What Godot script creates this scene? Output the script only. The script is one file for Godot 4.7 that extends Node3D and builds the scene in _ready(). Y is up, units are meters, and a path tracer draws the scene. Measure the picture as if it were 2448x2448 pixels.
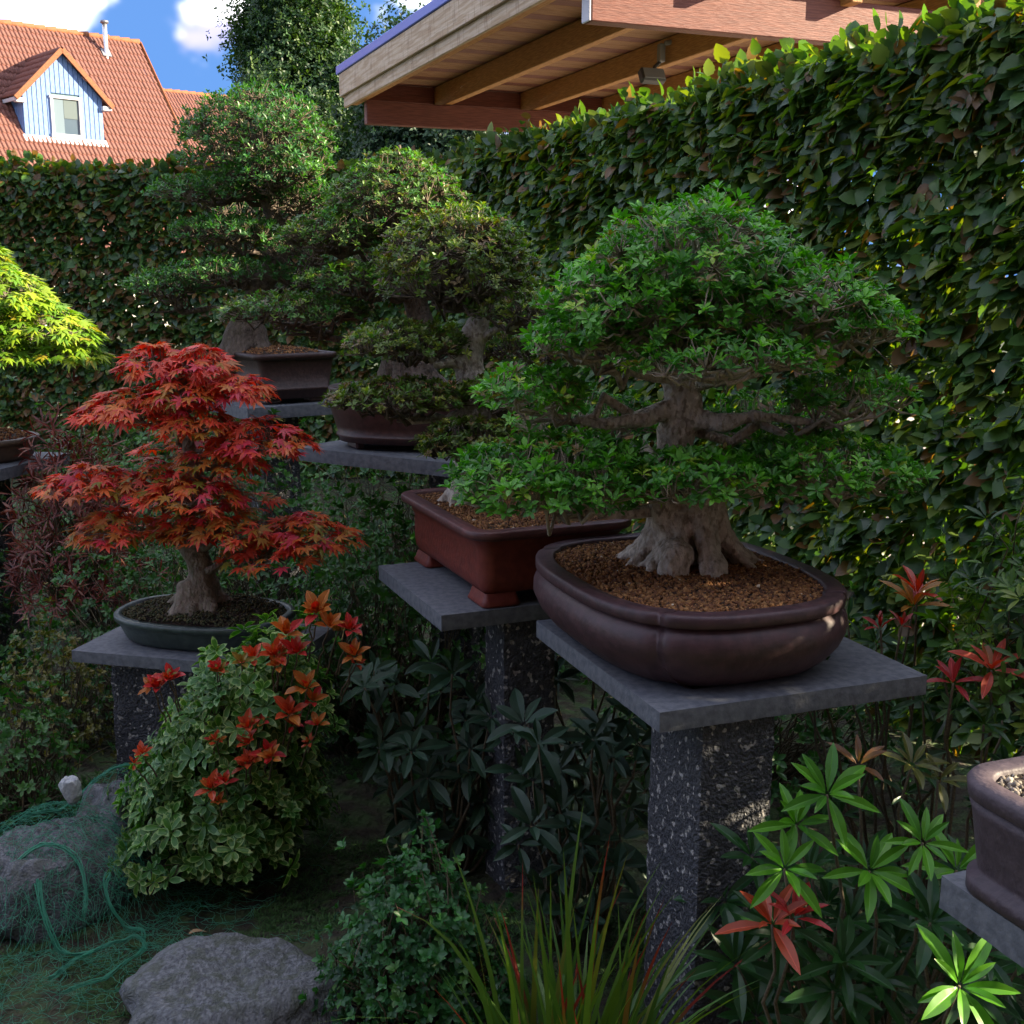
extends Node3D
# A bonsai garden: satsuki azaleas and maples in pots on stone stands in front of a clipped hedge.

const PARTS := 300
var rng := RandomNumberGenerator.new()
var noise := FastNoiseLite.new()
var cam_pos := Vector3(0, 1.6, 0)
var cam_basis := Basis()
var mats := {}
var texs := {}

func _ready() -> void:
	rng.seed = 7
	noise.seed = 11
	noise.noise_type = FastNoiseLite.TYPE_SIMPLEX
	noise.frequency = 1.0
	noise.fractal_octaves = 3
	setup_camera()
	setup_light()
	build_ground()
	build_hedges()
	build_canopy()
	build_houses()
	build_far_trees()
	build_stands_and_pots()
	build_azaleas()
	build_maples()
	build_undergrowth()
	build_small_things()

# ---------------------------------------------------------------- camera and light
func setup_camera() -> void:
	var c := Camera3D.new()
	c.name = "camera"
	add_child(c)
	c.position = cam_pos
	c.rotation_degrees = Vector3(-11.3, 0, 0)
	c.fov = 47.4
	c.near = 0.05
	c.far = 400.0
	c.current = true
	cam_basis = c.transform.basis

func setup_light() -> void:
	var env := Environment.new()
	env.background_mode = Environment.BG_SKY
	var sky := Sky.new()
	var pm := PanoramaSkyMaterial.new()
	pm.panorama = sky_picture()
	sky.sky_material = pm
	env.sky = sky
	env.background_energy_multiplier = 0.9
	env.tonemap_mode = Environment.TONE_MAPPER_LINEAR
	env.tonemap_exposure = 3.8
	env.sdfgi_enabled = true
	env.ssao_enabled = true
	env.ssil_enabled = true
	var we := WorldEnvironment.new()
	we.name = "world_environment"
	we.environment = env
	add_child(we)
	var sun := DirectionalLight3D.new()
	sun.name = "sun"
	sun.light_energy = 1.6
	sun.light_color = Color(1.0, 0.93, 0.80)
	sun.light_angular_distance = 0.5
	sun.shadow_enabled = true
	add_child(sun)
	var to_sun := Vector3(cos(deg_to_rad(21)) * 0.998, sin(deg_to_rad(21)), cos(deg_to_rad(21)) * 0.035)
	sun.look_at_from_position(to_sun * 50.0, Vector3.ZERO, Vector3.UP)

func sky_picture() -> ImageTexture:
	var w := 2048
	var h := 1024
	var n := FastNoiseLite.new()
	n.seed = 5
	n.noise_type = FastNoiseLite.TYPE_SIMPLEX_SMOOTH
	n.frequency = 4.6
	n.fractal_octaves = 6
	n.fractal_gain = 0.56
	var m := FastNoiseLite.new()
	m.seed = 16
	m.noise_type = FastNoiseLite.TYPE_SIMPLEX_SMOOTH
	m.frequency = 1.2
	m.fractal_octaves = 3
	var im := Image.create(w, h, false, Image.FORMAT_RGBF)
	im.fill(Color(0.12, 0.16, 0.20))
	for y in h / 2 + 12:
		var el := PI * (0.5 - (y + 0.5) / h)
		var up := sin(el)
		var base := Color(0.052, 0.125, 0.285).lerp(Color(0.036, 0.08, 0.22), clampf(up * 1.1, 0, 1))
		if up < 0.0:
			base = Color(0.12, 0.16, 0.20)
		for x in w:
			var c := base
			if up > -0.02:
				var az := TAU * (x + 0.5) / w
				var d := Vector3(cos(el) * sin(az), up * 1.7, cos(el) * cos(az))
				var a := n.get_noise_3dv(d * 1.1) + 0.55 * m.get_noise_3dv(d)
				var t := smoothstep(-0.04, 0.20, a)
				var body := smoothstep(0.22, 0.62, n.get_noise_3dv(d * 1.6 + Vector3(3, 1, 7)) + 0.35)
				var cl := Color(1.15, 1.14, 1.13).lerp(Color(0.13, 0.12, 0.31), body * 0.85)
				c = base.lerp(cl, t)
			im.set_pixel(x, y, c)
	return ImageTexture.create_from_image(im)

# ---------------------------------------------------------------- materials
func col(r: float, g: float, b: float) -> Color:
	return Color(r, g, b).linear_to_srgb()

func noise_tex(key: String, freq: float, a: Color, b: Color, octaves := 4, kind := FastNoiseLite.TYPE_SIMPLEX_SMOOTH, lo := 0.25, hi := 0.75, size := 512) -> NoiseTexture2D:
	if texs.has(key):
		return texs[key]
	var n := FastNoiseLite.new()
	n.seed = key.hash() & 0xffff
	n.noise_type = kind
	n.frequency = freq
	n.fractal_octaves = octaves
	var t := NoiseTexture2D.new()
	t.width = size
	t.height = size
	t.seamless = true
	t.noise = n
	var g := Gradient.new()
	g.offsets = PackedFloat32Array([lo, hi])
	g.colors = PackedColorArray([a, b])
	t.color_ramp = g
	texs[key] = t
	return t

# a rough mineral or wooden surface: colour between a and b (linear), triplanar, fine relief
func rough_mat(key: String, a: Color, b: Color, scale: Vector3, freq := 0.02, roughness := 0.8, relief := 0.3, octaves := 5, lo := 0.25, hi := 0.75) -> StandardMaterial3D:
	if mats.has(key):
		return mats[key]
	var m := StandardMaterial3D.new()
	m.resource_name = key
	m.albedo_texture = noise_tex(key + "_colour", freq, a.linear_to_srgb(), b.linear_to_srgb(), octaves, FastNoiseLite.TYPE_SIMPLEX_SMOOTH, lo, hi)
	m.roughness = roughness
	m.uv1_triplanar = true
	m.uv1_scale = scale
	if relief > 0.0:
		m.heightmap_enabled = true
		m.heightmap_scale = relief
		m.heightmap_texture = noise_tex(key + "_relief", freq * 2.0, Color.BLACK, Color.WHITE, 5)
	mats[key] = m
	return m

func plain_mat(key: String, c: Color, roughness := 0.6, metallic := 0.0) -> StandardMaterial3D:
	if mats.has(key):
		return mats[key]
	var m := StandardMaterial3D.new()
	m.resource_name = key
	m.albedo_color = c.linear_to_srgb()
	m.roughness = roughness
	m.metallic = metallic
	mats[key] = m
	return m

# leaves: tinted by copy colours (tint white) or by one colour of the palette
func leaf_mat(tint: Color, through := Color(0.8, 0.85, 0.35), roughness := 0.42) -> StandardMaterial3D:
	var key := "leaf_" + tint.to_html() + through.to_html() + str(roughness)
	if mats.has(key):
		return mats[key]
	var m := StandardMaterial3D.new()
	m.resource_name = "leaf"
	m.albedo_color = tint.linear_to_srgb()
	m.vertex_color_use_as_albedo = true
	m.roughness = roughness
	m.metallic_specular = 0.5
	m.backlight_enabled = true
	m.backlight = through
	m.cull_mode = BaseMaterial3D.CULL_DISABLED
	mats[key] = m
	return m

# ---------------------------------------------------------------- node helpers
var used := {}
func numbered(called: String) -> String:
	var n: int = used.get(called, 0)
	used[called] = n + 1
	return called if n == 0 else "%s_%03d" % [called, n]

func thing(called: String, label: String, category: String, at := Vector3.ZERO, turn := 0.0, group := "") -> Node3D:
	var o := Node3D.new()
	o.name = numbered(called)
	add_child(o, true)
	o.position = at
	o.rotation_degrees.y = turn
	o.set_meta("label", label)
	o.set_meta("category", category)
	if group:
		o.set_meta("group", group)
	return o

func part(parent: Node3D, called: String, mesh: Mesh, mat: Material, at := Transform3D()) -> MeshInstance3D:
	var o := MeshInstance3D.new()
	o.name = called
	o.mesh = mesh
	o.material_override = mat
	o.transform = at
	parent.add_child(o, true)
	return o

func stuff(o: Node3D) -> Node3D:
	o.set_meta("kind", "stuff")
	return o

func structure(called: String, mesh: Mesh, mat: Material, at := Vector3.ZERO) -> MeshInstance3D:
	var o := part(self, numbered(called), mesh, mat, Transform3D(Basis(), at))
	o.set_meta("kind", "structure")
	return o

func copies(parent: Node3D, called: String, mesh: Mesh, mat: Material, xf: Array, cols: Array) -> void:
	if xf.is_empty():
		return
	var mm := MultiMesh.new()
	mm.transform_format = MultiMesh.TRANSFORM_3D
	mm.use_colors = true
	mm.mesh = mesh
	mm.instance_count = xf.size()
	for i in xf.size():
		mm.set_instance_transform(i, xf[i])
		mm.set_instance_color(i, cols[i])
	var o := MultiMeshInstance3D.new()
	o.name = called
	o.multimesh = mm
	o.material_override = mat
	o.set_meta("kind", "stuff")
	parent.add_child(o, true)

func in_view(p: Vector3, margin := 0.46) -> bool:
	var q := cam_basis.inverse() * (p - cam_pos)
	return q.z < -0.1 and absf(q.x / q.z) < margin and absf(q.y / q.z) < margin

# the nearest leaves in view become parts of their own, the rest one part
func foliage(parent: Node3D, part_name: String, rest_name: String, meshes: Array, xf: Array, tint: Array, palette: Array, through: Color, count := PARTS, roughness := 0.42) -> void:
	var order := []
	var g := parent.transform
	for i in xf.size():
		var w: Vector3 = g * xf[i].origin
		if in_view(w):
			order.append([w.distance_to(cam_pos), i])
	order.sort_custom(func(a, b): return a[0] < b[0])
	var single := {}
	for k in mini(count, order.size()):
		var i: int = order[k][1]
		single[i] = true
		part(parent, part_name, meshes[i % meshes.size()], leaf_mat(palette[tint[i]], through, roughness), xf[i])
	for v in meshes.size():
		var rest := []
		var cols := []
		for i in xf.size():
			if i % meshes.size() == v and not single.has(i):
				rest.append(xf[i])
				var c: Color = palette[tint[i]]
				var j := rng.randf_range(0.75, 1.25)
				cols.append(Color(c.r * j * rng.randf_range(0.9, 1.12), c.g * j, c.b * j * rng.randf_range(0.9, 1.1)))
		copies(parent, rest_name, meshes[v], leaf_mat(Color.WHITE, through, roughness), rest, cols)

func pick(weights: Array) -> int:
	var r := rng.randf()
	for i in weights.size():
		r -= weights[i]
		if r <= 0.0:
			return i
	return weights.size() - 1

func rv(a := 1.0) -> Vector3:
	return Vector3(rng.randf_range(-a, a), rng.randf_range(-a, a), rng.randf_range(-a, a))

# a frame whose y is the normal and whose z is near the wanted direction
func frame(n: Vector3, along: Vector3, size := 1.0) -> Basis:
	n = n.normalized()
	var z := along - n * along.dot(n)
	if z.length() < 0.01:
		z = n.cross(Vector3(0.3, 0.5, 0.8))
	z = z.normalized()
	return Basis(n.cross(z), n, z).scaled_local(Vector3.ONE * size)

func spun(n: Vector3, size := 1.0) -> Basis:
	return frame(n, rv() + Vector3(0.01, 0, 0), size)

# ---------------------------------------------------------------- mesh helpers
func begin() -> SurfaceTool:
	var st := SurfaceTool.new()
	st.begin(Mesh.PRIMITIVE_TRIANGLES)
	return st

func done(st: SurfaceTool, smooth := true) -> ArrayMesh:
	if smooth:
		st.index()
	st.generate_normals()
	return st.commit()

func quad(st: SurfaceTool, a: Vector3, b: Vector3, c: Vector3, d: Vector3) -> void:
	for p in [a, b, c, a, c, d]:
		st.add_vertex(p)

# box with chamfered edges, centred
func box_mesh(s: Vector3, ch := 0.004) -> ArrayMesh:
	var st := begin()
	st.set_smooth_group(-1)
	add_box(st, Transform3D(), s, ch)
	st.generate_normals()
	return st.commit()

func add_box(st: SurfaceTool, t: Transform3D, s: Vector3, ch := 0.004) -> void:
	var h := s * 0.5
	var c := minf(ch, minf(h.x, minf(h.y, h.z)) * 0.5)
	var ax := [Vector3.RIGHT, Vector3.UP, Vector3.BACK]
	for k in 3:
		for sg in [-1.0, 1.0]:
			var n: Vector3 = ax[k] * sg
			var u: Vector3 = ax[(k + 1) % 3]
			var v: Vector3 = n.cross(u)
			var o: Vector3 = n * h[k]
			var hu := absf(u.dot(h)) - c
			var hv := absf(v.dot(h)) - c
			quad(st, t * (o - u * hu - v * hv), t * (o - u * hu + v * hv), t * (o + u * hu + v * hv), t * (o + u * hu - v * hv))
	for k in 3:
		var a: Vector3 = ax[k]
		var b: Vector3 = ax[(k + 1) % 3]
		var d: Vector3 = ax[(k + 2) % 3]
		for sb in [-1.0, 1.0]:
			for sd in [-1.0, 1.0]:
				var p1: Vector3 = b * sb * h[(k + 1) % 3] + d * sd * (h[(k + 2) % 3] - c)
				var p2: Vector3 = b * sb * (h[(k + 1) % 3] - c) + d * sd * h[(k + 2) % 3]
				var e: Vector3 = a * (h[k] - c)
				if sb * sd > 0:
					quad(st, t * (p1 - e), t * (p1 + e), t * (p2 + e), t * (p2 - e))
				else:
					quad(st, t * (p2 - e), t * (p2 + e), t * (p1 + e), t * (p1 - e))
	for sx in [-1.0, 1.0]:
		for sy in [-1.0, 1.0]:
			for sz in [-1.0, 1.0]:
				var p := [Vector3(sx * h.x, sy * (h.y - c), sz * (h.z - c)), Vector3(sx * (h.x - c), sy * h.y, sz * (h.z - c)), Vector3(sx * (h.x - c), sy * (h.y - c), sz * h.z)]
				if sx * sy * sz > 0:
					p.reverse()
				for q in p:
					st.add_vertex(t * q)

# box of many cells whose surface is roughened
func hewn_box(s: Vector3, cell: float, amp: float, freq: float, taper := 0.0) -> ArrayMesh:
	var st := begin()
	var h := s * 0.5
	var ax := [Vector3.RIGHT, Vector3.UP, Vector3.BACK]
	var off := rv(30)
	for k in 3:
		for sg in [-1.0, 1.0]:
			st.set_smooth_group(k * 2 + (1 if sg > 0 else 0))
			var n: Vector3 = ax[k] * sg
			var u: Vector3 = ax[(k + 1) % 3]
			var v: Vector3 = n.cross(u)
			var lu := absf(u.dot(s))
			var lv := absf(v.dot(s))
			var nu := maxi(1, int(lu / cell))
			var nv := maxi(1, int(lv / cell))
			var f := func(i: int, j: int) -> Vector3:
				var p: Vector3 = n * h[k] + u * (float(i) / nu - 0.5) * lu + v * (float(j) / nv - 0.5) * lv
				var q := Vector3(p.x / h.x, p.y / h.y, p.z / h.z)
				var d: float = noise.get_noise_3dv(p * freq + off) * 0.6 + noise.get_noise_3dv(p * freq * 3.1 + off) * 0.4
				var edge := 0.0
				for c in 3:
					edge += 1.0 if absf(q[c]) > 0.999 else 0.0
				var dirn := Vector3(q.x if absf(q.x) > 0.999 else 0.0, q.y if absf(q.y) > 0.999 else 0.0, q.z if absf(q.z) > 0.999 else 0.0)
				p += dirn.normalized() * (d * amp - (amp * 0.7 if edge > 1.5 else 0.0))
				var tp := 1.0 + taper * (0.5 - p.y / s.y)
				return Vector3(p.x * tp, p.y, p.z * tp)
			for i in nu:
				for j in nv:
					quad(st, f.call(i, j), f.call(i, j + 1), f.call(i + 1, j + 1), f.call(i + 1, j))
	st.generate_normals()
	st.index()
	return st.commit()

func tube(st: SurfaceTool, pts: Array, radii: Array, sides := 6, wob := 0.0) -> void:
	var prev := []
	var side := Vector3.ZERO
	for i in pts.size():
		var d: Vector3 = (pts[mini(i + 1, pts.size() - 1)] - pts[maxi(i - 1, 0)]).normalized()
		if side == Vector3.ZERO:
			side = d.cross(Vector3(0.31, 0.22, 0.9)).normalized()
		side = (side - d * side.dot(d)).normalized()
		var other := d.cross(side)
		var ring := []
		for k in sides:
			var a := TAU * k / sides
			var r: float = radii[i]
			var p: Vector3 = pts[i] + (side * cos(a) + other * sin(a)) * r
			if wob > 0.0:
				p += (side * cos(a) + other * sin(a)) * r * wob * noise.get_noise_3dv(p * 14.0)
			ring.append(p)
		if i > 0:
			for k in sides:
				var k2 := (k + 1) % sides
				quad(st, prev[k], prev[k2], ring[k2], ring[k])
		if i == pts.size() - 1:
			for k in sides:
				for q in [ring[k], ring[(k + 1) % sides], pts[i]]:
					st.add_vertex(q)
		prev = ring

func bent(a: Vector3, b: Vector3, n: int, wander: float, sag := 0.0) -> Array:
	var out := []
	var off := rv(20)
	var l := a.distance_to(b)
	for i in n + 1:
		var t := float(i) / n
		var env := sin(PI * t)
		var w := Vector3(noise.get_noise_2d(t * 2.3 + off.x, off.y), noise.get_noise_2d(t * 2.3 + off.y, off.z), noise.get_noise_2d(t * 2.3 + off.z, off.x))
		out.append(a.lerp(b, t) + w * wander * l * env * 2.0 + Vector3.DOWN * sag * l * env)
	return out

func taper(r0: float, r1: float, n: int) -> Array:
	var out := []
	for i in n + 1:
		out.append(lerpf(r0, r1, float(i) / n))
	return out

# tapered capsules joined with a smooth minimum, meshed as surface nets; holes are [centre, radius]
func flesh(bones: Array, cell: float, blend: float, amp: float, freq: float, holes := []) -> ArrayMesh:
	var lo := Vector3.INF
	var hi := -Vector3.INF
	for b in bones:
		var pad := Vector3.ONE * (maxf(b[1], b[3]) + blend * 3.0 + cell * 2.0)
		lo = lo.min(b[0].min(b[2]) - pad)
		hi = hi.max(b[0].max(b[2]) + pad)
	var n := Vector3i(((hi - lo) / cell).ceil()) + Vector3i.ONE
	var sx := 1
	var sy := n.x
	var sz := n.x * n.y
	var f := PackedFloat32Array()
	f.resize(n.x * n.y * n.z)
	var k := 1.0 / blend
	for b in bones:
		var a: Vector3 = b[0]
		var e: Vector3 = b[2]
		var ra: float = b[1]
		var rb: float = b[3]
		var ab := e - a
		var ll := maxf(ab.length_squared(), 1e-9)
		var pad := Vector3.ONE * (maxf(ra, rb) + blend * 3.0)
		var i0 := Vector3i(((a.min(e) - pad - lo) / cell).floor()).clamp(Vector3i.ZERO, n - Vector3i.ONE)
		var i1 := Vector3i(((a.max(e) + pad - lo) / cell).ceil()).clamp(Vector3i.ZERO, n - Vector3i.ONE)
		for z in range(i0.z, i1.z + 1):
			for y in range(i0.y, i1.y + 1):
				for x in range(i0.x, i1.x + 1):
					var p := lo + Vector3(x, y, z) * cell
					var t := clampf((p - a).dot(ab) / ll, 0.0, 1.0)
					var d := p.distance_to(a + ab * t) - lerpf(ra, rb, t)
					if d < blend * 3.0:
						f[x + y * sy + z * sz] += exp(-k * maxf(d, -0.12))
	var ids := PackedInt32Array()
	ids.resize(f.size())
	ids.fill(-1)
	for i in f.size():
		if f[i] > 0.0:
			var p := lo + Vector3(i % n.x, (i / n.x) % n.y, i / sz) * cell
			var d := -log(f[i]) * blend
			if absf(d) < 0.02:
				d += amp * (noise.get_noise_3dv(p * freq) + 0.5 * noise.get_noise_3dv(p * freq * 2.7))
			for ho in holes:
				d = maxf(d, ho[1] - p.distance_to(ho[0]))
			f[i] = d
		else:
			f[i] = 1.0
	var verts := PackedVector3Array()
	var cx := [0, 1, 0, 1, 0, 1, 0, 1]
	var cy := [0, 0, 1, 1, 0, 0, 1, 1]
	var cz := [0, 0, 0, 0, 1, 1, 1, 1]
	var edges := [[0, 1], [2, 3], [4, 5], [6, 7], [0, 2], [1, 3], [4, 6], [5, 7], [0, 4], [1, 5], [2, 6], [3, 7]]
	var step := []
	for c in 8:
		step.append(cx[c] + cy[c] * sy + cz[c] * sz)
	for z in n.z - 1:
		for y in n.y - 1:
			for x in n.x - 1:
				var i := x + y * sy + z * sz
				if f[i] > 0.9 and f[i + 1 + sy + sz] > 0.9:
					continue
				var mask := 0
				for c in 8:
					if f[i + step[c]] < 0.0:
						mask |= 1 << c
				if mask == 0 or mask == 255:
					continue
				var sum := Vector3.ZERO
				var cnt := 0
				for ed in edges:
					var a: int = ed[0]
					var b: int = ed[1]
					if ((mask >> a) & 1) != ((mask >> b) & 1):
						var fa := f[i + step[a]]
						var fb := f[i + step[b]]
						sum += Vector3(cx[a], cy[a], cz[a]).lerp(Vector3(cx[b], cy[b], cz[b]), fa / (fa - fb))
						cnt += 1
				ids[i] = verts.size()
				verts.append(lo + (Vector3(x, y, z) + sum / cnt) * cell)
	var idx := PackedInt32Array()
	for z in range(1, n.z - 1):
		for y in range(1, n.y - 1):
			for x in range(1, n.x - 1):
				var i := x + y * sy + z * sz
				if ids[i] < 0:
					continue
				var inside := f[i] < 0.0
				for axis in 3:
					var st: int = [sx, sy, sz][axis]
					if (f[i + st] < 0.0) == inside:
						continue
					var u: int = [sy, sz, sx][axis]
					var v: int = [sz, sx, sy][axis]
					var q := [ids[i], ids[i - u], ids[i - u - v], ids[i - v]]
					if q.min() < 0:
						continue
					if inside:
						q.reverse()
					idx.append_array([q[0], q[1], q[2], q[0], q[2], q[3]])
	var nor := PackedVector3Array()
	nor.resize(verts.size())
	for t in range(0, idx.size(), 3):
		var a := verts[idx[t]]
		var fn := (verts[idx[t + 2]] - a).cross(verts[idx[t + 1]] - a)
		for c in 3:
			nor[idx[t + c]] += fn
	for i in nor.size():
		nor[i] = nor[i].normalized()
	var arr := []
	arr.resize(Mesh.ARRAY_MAX)
	arr[Mesh.ARRAY_VERTEX] = verts
	arr[Mesh.ARRAY_NORMAL] = nor
	arr[Mesh.ARRAY_INDEX] = idx
	var m := ArrayMesh.new()
	m.add_surface_from_arrays(Mesh.PRIMITIVE_TRIANGLES, arr)
	return m

# a leaf along +z, upper side +y; rim tints the edge when it differs from the middle
func leaf_into(st: SurfaceTool, t: Transform3D, length: float, width: float, fold: float, curl: float, shape := 0.5, saw := 0.0, mid := Color.WHITE, rim := Color.WHITE, n := 4, split := 0.80) -> void:
	var rows := []
	for i in n + 1:
		var s := float(i) / n
		var w := width * 0.5 * pow(sin(PI * pow(s, shape)), 0.8) if i > 0 and i < n else 0.0
		if saw > 0.0 and i % 2 == 1:
			w *= 1.0 - saw
		var y := -curl * s * s * length
		var z := length * s
		var wave := (sin(i * 2.3) * 0.10 * w) if split < 0.5 else 0.0
		rows.append([Vector3(-w, y + w * fold + wave, z), Vector3(0, y, z), Vector3(w, y + w * fold - wave, z)])
	var cuts := [[0.0, 1.0]] if rim == mid else [[0.0, split], [split, 1.0]]
	for i in n:
		var a: Array = rows[i]
		var b: Array = rows[i + 1]
		for h in [0, 2]:
			for cut in cuts:
				st.set_color(rim if cut[0] > 0.05 or (rim != mid and split > 0.5 and i == n - 1) else mid)
				var q := [a[1].lerp(a[h], cut[0]), a[1].lerp(a[h], cut[1]), b[1].lerp(b[h], cut[1]), b[1].lerp(b[h], cut[0])]
				if h == 0:
					q.reverse()
				for k in [0, 1, 2, 0, 2, 3]:
					st.add_vertex(t * q[k])

func leaf_mesh(length: float, width: float, fold := 0.35, curl := 0.25, shape := 0.75, saw := 0.0, n := 4, rim := Color.WHITE) -> ArrayMesh:
	var st := begin()
	leaf_into(st, Transform3D(), length, width, fold, curl, shape, saw, Color.WHITE, rim, n)
	return done(st)

# a rosette of leaves round +y on a short shoot; rim other than white: tint of the leaf inside a pale margin
func whorl_mesh(count: int, length: float, width: float, lift: float, spread := 0.3, rim := Color.WHITE, n := 3, shape := 1.15) -> ArrayMesh:
	var st := begin()
	for i in count:
		var a := TAU * i / count * 1.0 + rng.randf_range(-0.25, 0.25)
		var up := lift + rng.randf_range(-spread, spread)
		var along := Vector3(cos(a) * cos(up), sin(up), sin(a) * cos(up))
		var nrm := Vector3(-cos(a) * sin(up), cos(up), -sin(a) * sin(up))
		var l := length * rng.randf_range(0.72, 1.12)
		leaf_into(st, Transform3D(frame(nrm, along), along * length * 0.06 + Vector3.UP * length * 0.12 * sin(i * 2.4)), l, width * rng.randf_range(0.85, 1.1), 0.35, rng.randf_range(0.05, 0.4), shape, 0.0, rim, Color.WHITE, n)
	return done(st)

# a palmate maple leaf, stalk at the origin, tip towards +z
func maple_leaf_mesh(size: float, droop: float) -> ArrayMesh:
	var st := begin()
	var lobes := [[-2.25, 0.42], [-1.45, 0.72], [-0.72, 0.93], [0.0, 1.05], [0.72, 0.93], [1.45, 0.72], [2.25, 0.42]]
	var sink := func(p: Vector3) -> Vector3:
		return Vector3(p.x, p.y - droop * p.length_squared() / size, p.z)
	for i in lobes.size():
		var a: float = lobes[i][0]
		var l: float = lobes[i][1] * size * rng.randf_range(0.92, 1.06)
		var d := Vector3(sin(a), 0, cos(a))
		var s := Vector3(cos(a), 0, -sin(a))
		var w := l * 0.135
		var c := Vector3(0, 0, 0)
		var m1: Vector3 = sink.call(d * l * 0.45 + Vector3.UP * 0.03 * size)
		var tip: Vector3 = sink.call(d * l)
		var r1: Vector3 = sink.call(d * l * 0.5 + s * w)
		var l1: Vector3 = sink.call(d * l * 0.5 - s * w)
		var r0: Vector3 = sink.call(d * l * 0.2 + s * w * 0.75)
		var l0: Vector3 = sink.call(d * l * 0.2 - s * w * 0.75)
		for q in [c, r0, m1, r0, r1, m1, r1, tip, m1, tip, l1, m1, l1, l0, m1, l0, c, m1]:
			st.set_color(Color.WHITE)
			st.add_vertex(q)
	return done(st)

# ---------------------------------------------------------------- setting
func build_ground() -> void:
	var st := begin()
	var g := func(x: float, z: float) -> Vector3:
		var near := clampf(1.0 - Vector2(x + 0.4, z + 3.2).length() / 8.0, 0, 1)
		return Vector3(x, (noise.get_noise_2d(x * 0.9, z * 0.9) * 0.05 + noise.get_noise_2d(x * 4.0, z * 4.0) * 0.015) * near - 0.01, z)
	for i in 120:
		for j in 120:
			var x0 := -7.0 + i * 0.1
			var z0 := -12.0 + j * 0.1
			quad(st, g.call(x0, z0), g.call(x0 + 0.1, z0), g.call(x0 + 0.1, z0 + 0.1), g.call(x0, z0 + 0.1))
	var m := rough_mat("moss_ground", Color(0.035, 0.026, 0.016), Color(0.045, 0.085, 0.024), Vector3(1.6, 1.6, 1.6), 0.012, 0.95, 1.2, 6)
	structure("ground", done(st), m)
	var pm := PlaneMesh.new()
	pm.size = Vector2(600, 600)
	structure("lawn", pm, rough_mat("far_ground", Color(0.03, 0.045, 0.015), Color(0.06, 0.08, 0.03), Vector3(0.4, 0.4, 0.4), 0.02, 0.95, 0.0), Vector3(0, -0.12, 0))

	var tm := PlaneMesh.new()
	tm.size = Vector2(9, 12)
	var terrace := structure("terrace", tm, rough_mat("paving", Color(0.36, 0.32, 0.27), Color(0.48, 0.43, 0.37), Vector3(1, 1, 1), 0.03, 0.9, 0.0), Vector3(4.75, -0.004, -10.2))
	terrace.rotation_degrees.y = 22.1
	# the house the photograph is taken from: it keeps the light off everything that faces the camera
	var home := thing("garden_house", "brick house wall standing behind the viewer", "house", Vector3(0.6, 0, 1.35), 4.0)
	var brickwork := rough_mat("house_brick", Color(0.14, 0.07, 0.05), Color(0.22, 0.12, 0.085), Vector3(1, 1, 1), 0.05, 0.9, 0.1)
	part(home, "wall", box_mesh(Vector3(12.0, 5.6, 0.3), 0.01), brickwork, Transform3D(Basis(), Vector3(0, 2.7, 0.15)))
	part(home, "roof", box_mesh(Vector3(12.6, 0.2, 1.4), 0.02), plain_mat("roof_felt", Color(0.05, 0.05, 0.06), 0.9), Transform3D(Basis(), Vector3(0, 5.6, 0.3)))

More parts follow.
